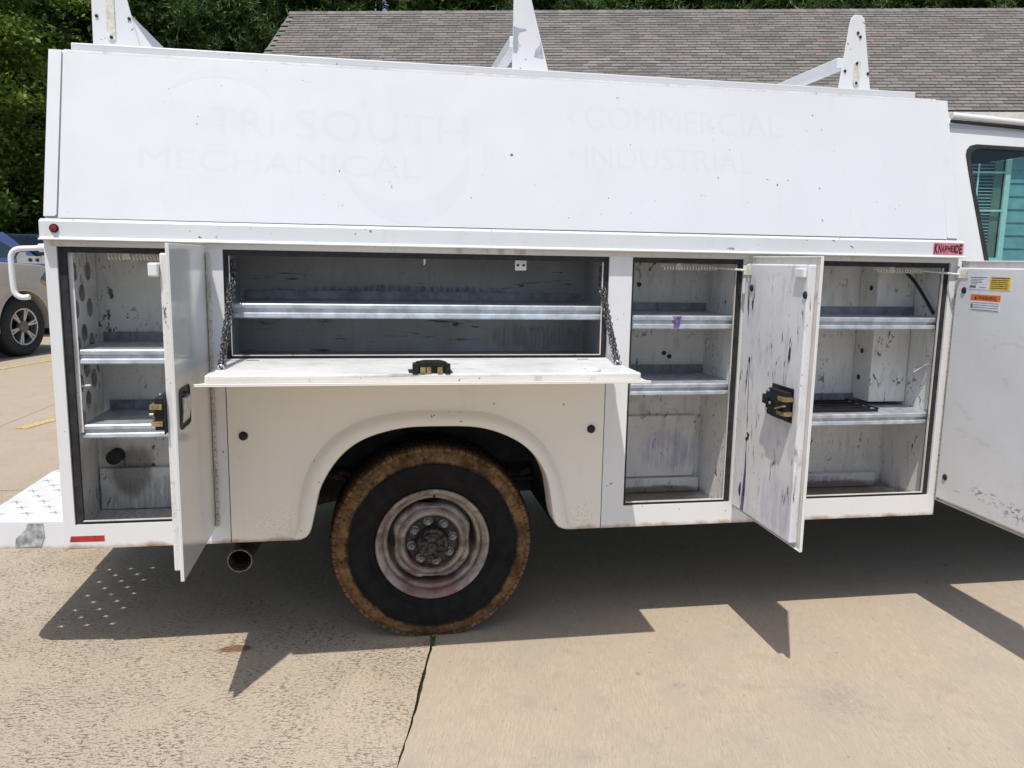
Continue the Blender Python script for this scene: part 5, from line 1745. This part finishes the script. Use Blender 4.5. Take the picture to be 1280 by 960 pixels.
def broadleaf(loc, hgt, rad, base, nleaf, size, mat, name, label, group):
    root = empty(name, loc)
    tag(root, label, 'tree', group)
    q = MB()
    q.tube(resample([(0, 0, 0), (0.05, 0.02, hgt * .25), (-0.05, 0.06, hgt * .55), (0.02, 0, hgt * .9)], 8), [0.20, 0.17, 0.15, 0.13, 0.11, 0.09, 0.06, 0.03], 8)
    tr = q.build('trunk', M['bark'], root, smooth=50)
    ncl = 170
    cl = []
    while len(cl) < ncl:
        p = rng.uniform(-1, 1, 3)
        r_ = np.linalg.norm(p)
        if r_ > 1 or r_ < 0.35: continue
        z_ = base + (p[2] * .5 + .5) * (hgt - base)
        wob = 1 + 0.25 * math.sin(3 * math.atan2(p[1], p[0]) + p[2] * 4)
        cl.append((p[0] * rad * wob, p[1] * rad * wob, z_))
    cl = np.array(cl)
    q = MB()
    for c_ in cl[::6]:
        zb = max(0.5, min(c_[2] - 0.6, hgt * 0.85))
        q.tube([(0, 0, zb), (c_[0] * .5, c_[1] * .5, (zb + c_[2]) / 2 + .1), tuple(c_)], [0.05, 0.03, 0.012], 5)
    q.build('limbs', M['bark'], root)
    idx = rng.integers(0, ncl, nleaf)
    pts = cl[idx] + rng.normal(size=(nleaf, 3)) * np.array([0.27, 0.27, 0.13]) * rad / 2.6
    me = leaf_mesh('crown', pts, size, mat)
    o = bpy.data.objects.new('crown', me); COL.objects.link(o); o.parent = root
    return root


def pine(loc, hgt, rad, base, ntuft, name, label, group):
    root = empty(name, loc)
    tag(root, label, 'tree', group)
    q = MB(); q.tube([(0, 0, 0), (0.03, 0, hgt * .5), (0, 0.03, hgt)], [0.2, 0.15, 0.04], 8); q.build('trunk', M['bark'], root, smooth=50)
    q = MB()
    cl = []
    nb = 64
    for k in range(nb):
        t = k / nb
        z_ = base + (hgt - base) * t
        a = k * 2.4 + rng.uniform(-.3, .3)
        L = rad * (1 - t * 0.75) * rng.uniform(0.65, 1.1)
        tip = np.array([math.cos(a) * L, math.sin(a) * L, z_ + L * 0.12])
        q.tube([(0, 0, z_), tuple(tip * np.array([.5, .5, 1]) - np.array([0, 0, .05])), tuple(tip)], [0.045, 0.025, 0.01], 5)
        for f in (0.45, 0.65, 0.82, 1.0):
            for _ in range(2):
                cl.append(np.array([tip[0] * f, tip[1] * f, z_ + (tip[2] - z_) * f]) + rng.normal(size=3) * 0.22)
    q.build('limbs', M['bark'], root)
    cl = np.array(cl)
    n = ntuft
    c_ = cl[rng.integers(0, len(cl), n)] + rng.normal(size=(n, 3)) * 0.16
    # each tuft: spray of thin needles bundles
    K = 6
    d = rng.normal(size=(n, K, 3)); d[:, :, 2] += 0.5
    d /= np.linalg.norm(d, axis=2)[:, :, None]
    w_ = np.cross(d, rng.normal(size=(n, K, 3))); w_ /= np.linalg.norm(w_, axis=2)[:, :, None]
    L = rng.uniform(0.14, 0.26, (n, K, 1))
    v = np.empty((n, K, 3, 3))
    v[:, :, 0] = c_[:, None] - w_ * 0.024
    v[:, :, 1] = c_[:, None] + w_ * 0.024
    v[:, :, 2] = c_[:, None] + d * L
    nt = n * K
    me = bpy.data.meshes.new('crown')
    me.vertices.add(nt * 3); me.loops.add(nt * 3); me.polygons.add(nt)
    me.vertices.foreach_set('co', v.reshape(-1))
    me.loops.foreach_set('vertex_index', np.arange(nt * 3, dtype=np.int32))
    me.polygons.foreach_set('loop_start', np.arange(0, nt * 3, 3, dtype=np.int32))
    me.polygons.foreach_set('loop_total', np.full(nt, 3, dtype=np.int32))
    me.update(); me.materials.append(M['needle'])
    o = bpy.data.objects.new('crown', me); COL.objects.link(o); o.parent = root
    return root


t1 = broadleaf((-8.5, 15.8, 0), 9.5, 2.5, 1.4, 60000, 0.058, M['leaf'], 'broadleaf_tree', 'bright green broadleaf tree standing behind the parked cars', None)
t2 = broadleaf((-12.5, 20.5, 0), 12, 3.4, 1.0, 42000, 0.085, M['leaf2'], 'broadleaf_tree', 'dark green broadleaf tree rising past the bright green tree', 'dark trees behind the lot')
GB = 'dark trees behind the lot'
k = 0
for (x_, y_, rz, sc) in ((-8.0, 22.0, 1.2, 1.05), (-15.5, 17.0, 2.4, 0.95), (-5.2, 24.5, 3.7, 1.1), (-10.2, 26.0, 4.4, 1.25), (-14.0, 26.5, 0.6, 1.2)):
    c_ = copy_tree(t2)
    c_.location = (x_, y_, 0); c_.rotation_euler = (0, 0, rz); c_.scale = (sc, sc, sc)
t3 = broadleaf((-6.3, 17.8, 0), 3.6, 1.9, 0.1, 20000, 0.065, M['leaf2'], 'shrub', 'dense dark shrub at the foot of the trees behind the parked cars', 'shrubs under the trees')
t3['category'] = 'shrub'
for (x_, y_, rz, sc) in ((-8.6, 18.8, 1.0, 1.0), (-11.0, 18.2, 2.0, 1.1), (-13.5, 17.2, 3.1, 1.0)):
    c_ = copy_tree(t3); c_.location = (x_, y_, 0); c_.rotation_euler = (0, 0, rz); c_.scale = (sc, sc, sc)
GP = 'pines behind the house'
p1 = pine((-4.2, 21.0, 0), 13.5, 2.6, 2.5, 16000, 'pine_tree', 'tall pine tree in the row standing beyond the house roof', GP)
p2 = pine((-1.2, 24.5, 0), 15.0, 3.0, 2.5, 17000, 'pine_tree', 'tall pine tree in the row standing beyond the house roof', GP)
sp = [(-7.0, 26.5), (1.8, 25.0), (4.6, 23.8), (7.2, 24.5), (9.8, 22.8), (12.4, 22.4), (15.0, 21.0), (17.6, 21.5), (20.2, 19.5), (22.8, 19.0), (3.2, 28.5), (8.5, 28.0), (13.8, 27.0), (18.8, 26.0), (-3.0, 29.0), (24.5, 23.0), (0.3, 27.0), (6.0, 27.0), (11.2, 25.5), (16.2, 24.0), (21.3, 22.5), (2.4, 22.8), (5.9, 21.6), (8.6, 21.0), (11.1, 20.2), (14.0, 19.4), (17.0, 18.6)]
for i, (x_, y_) in enumerate(sp):
    c_ = copy_tree(p1 if i % 2 else p2)
    c_.location = (x_, y_, 0)
    c_.rotation_euler = (0, 0, i * 1.37)
    s_ = 0.92 + 0.16 * ((i * 7) % 5) / 4
    c_.scale = (s_, s_, s_)
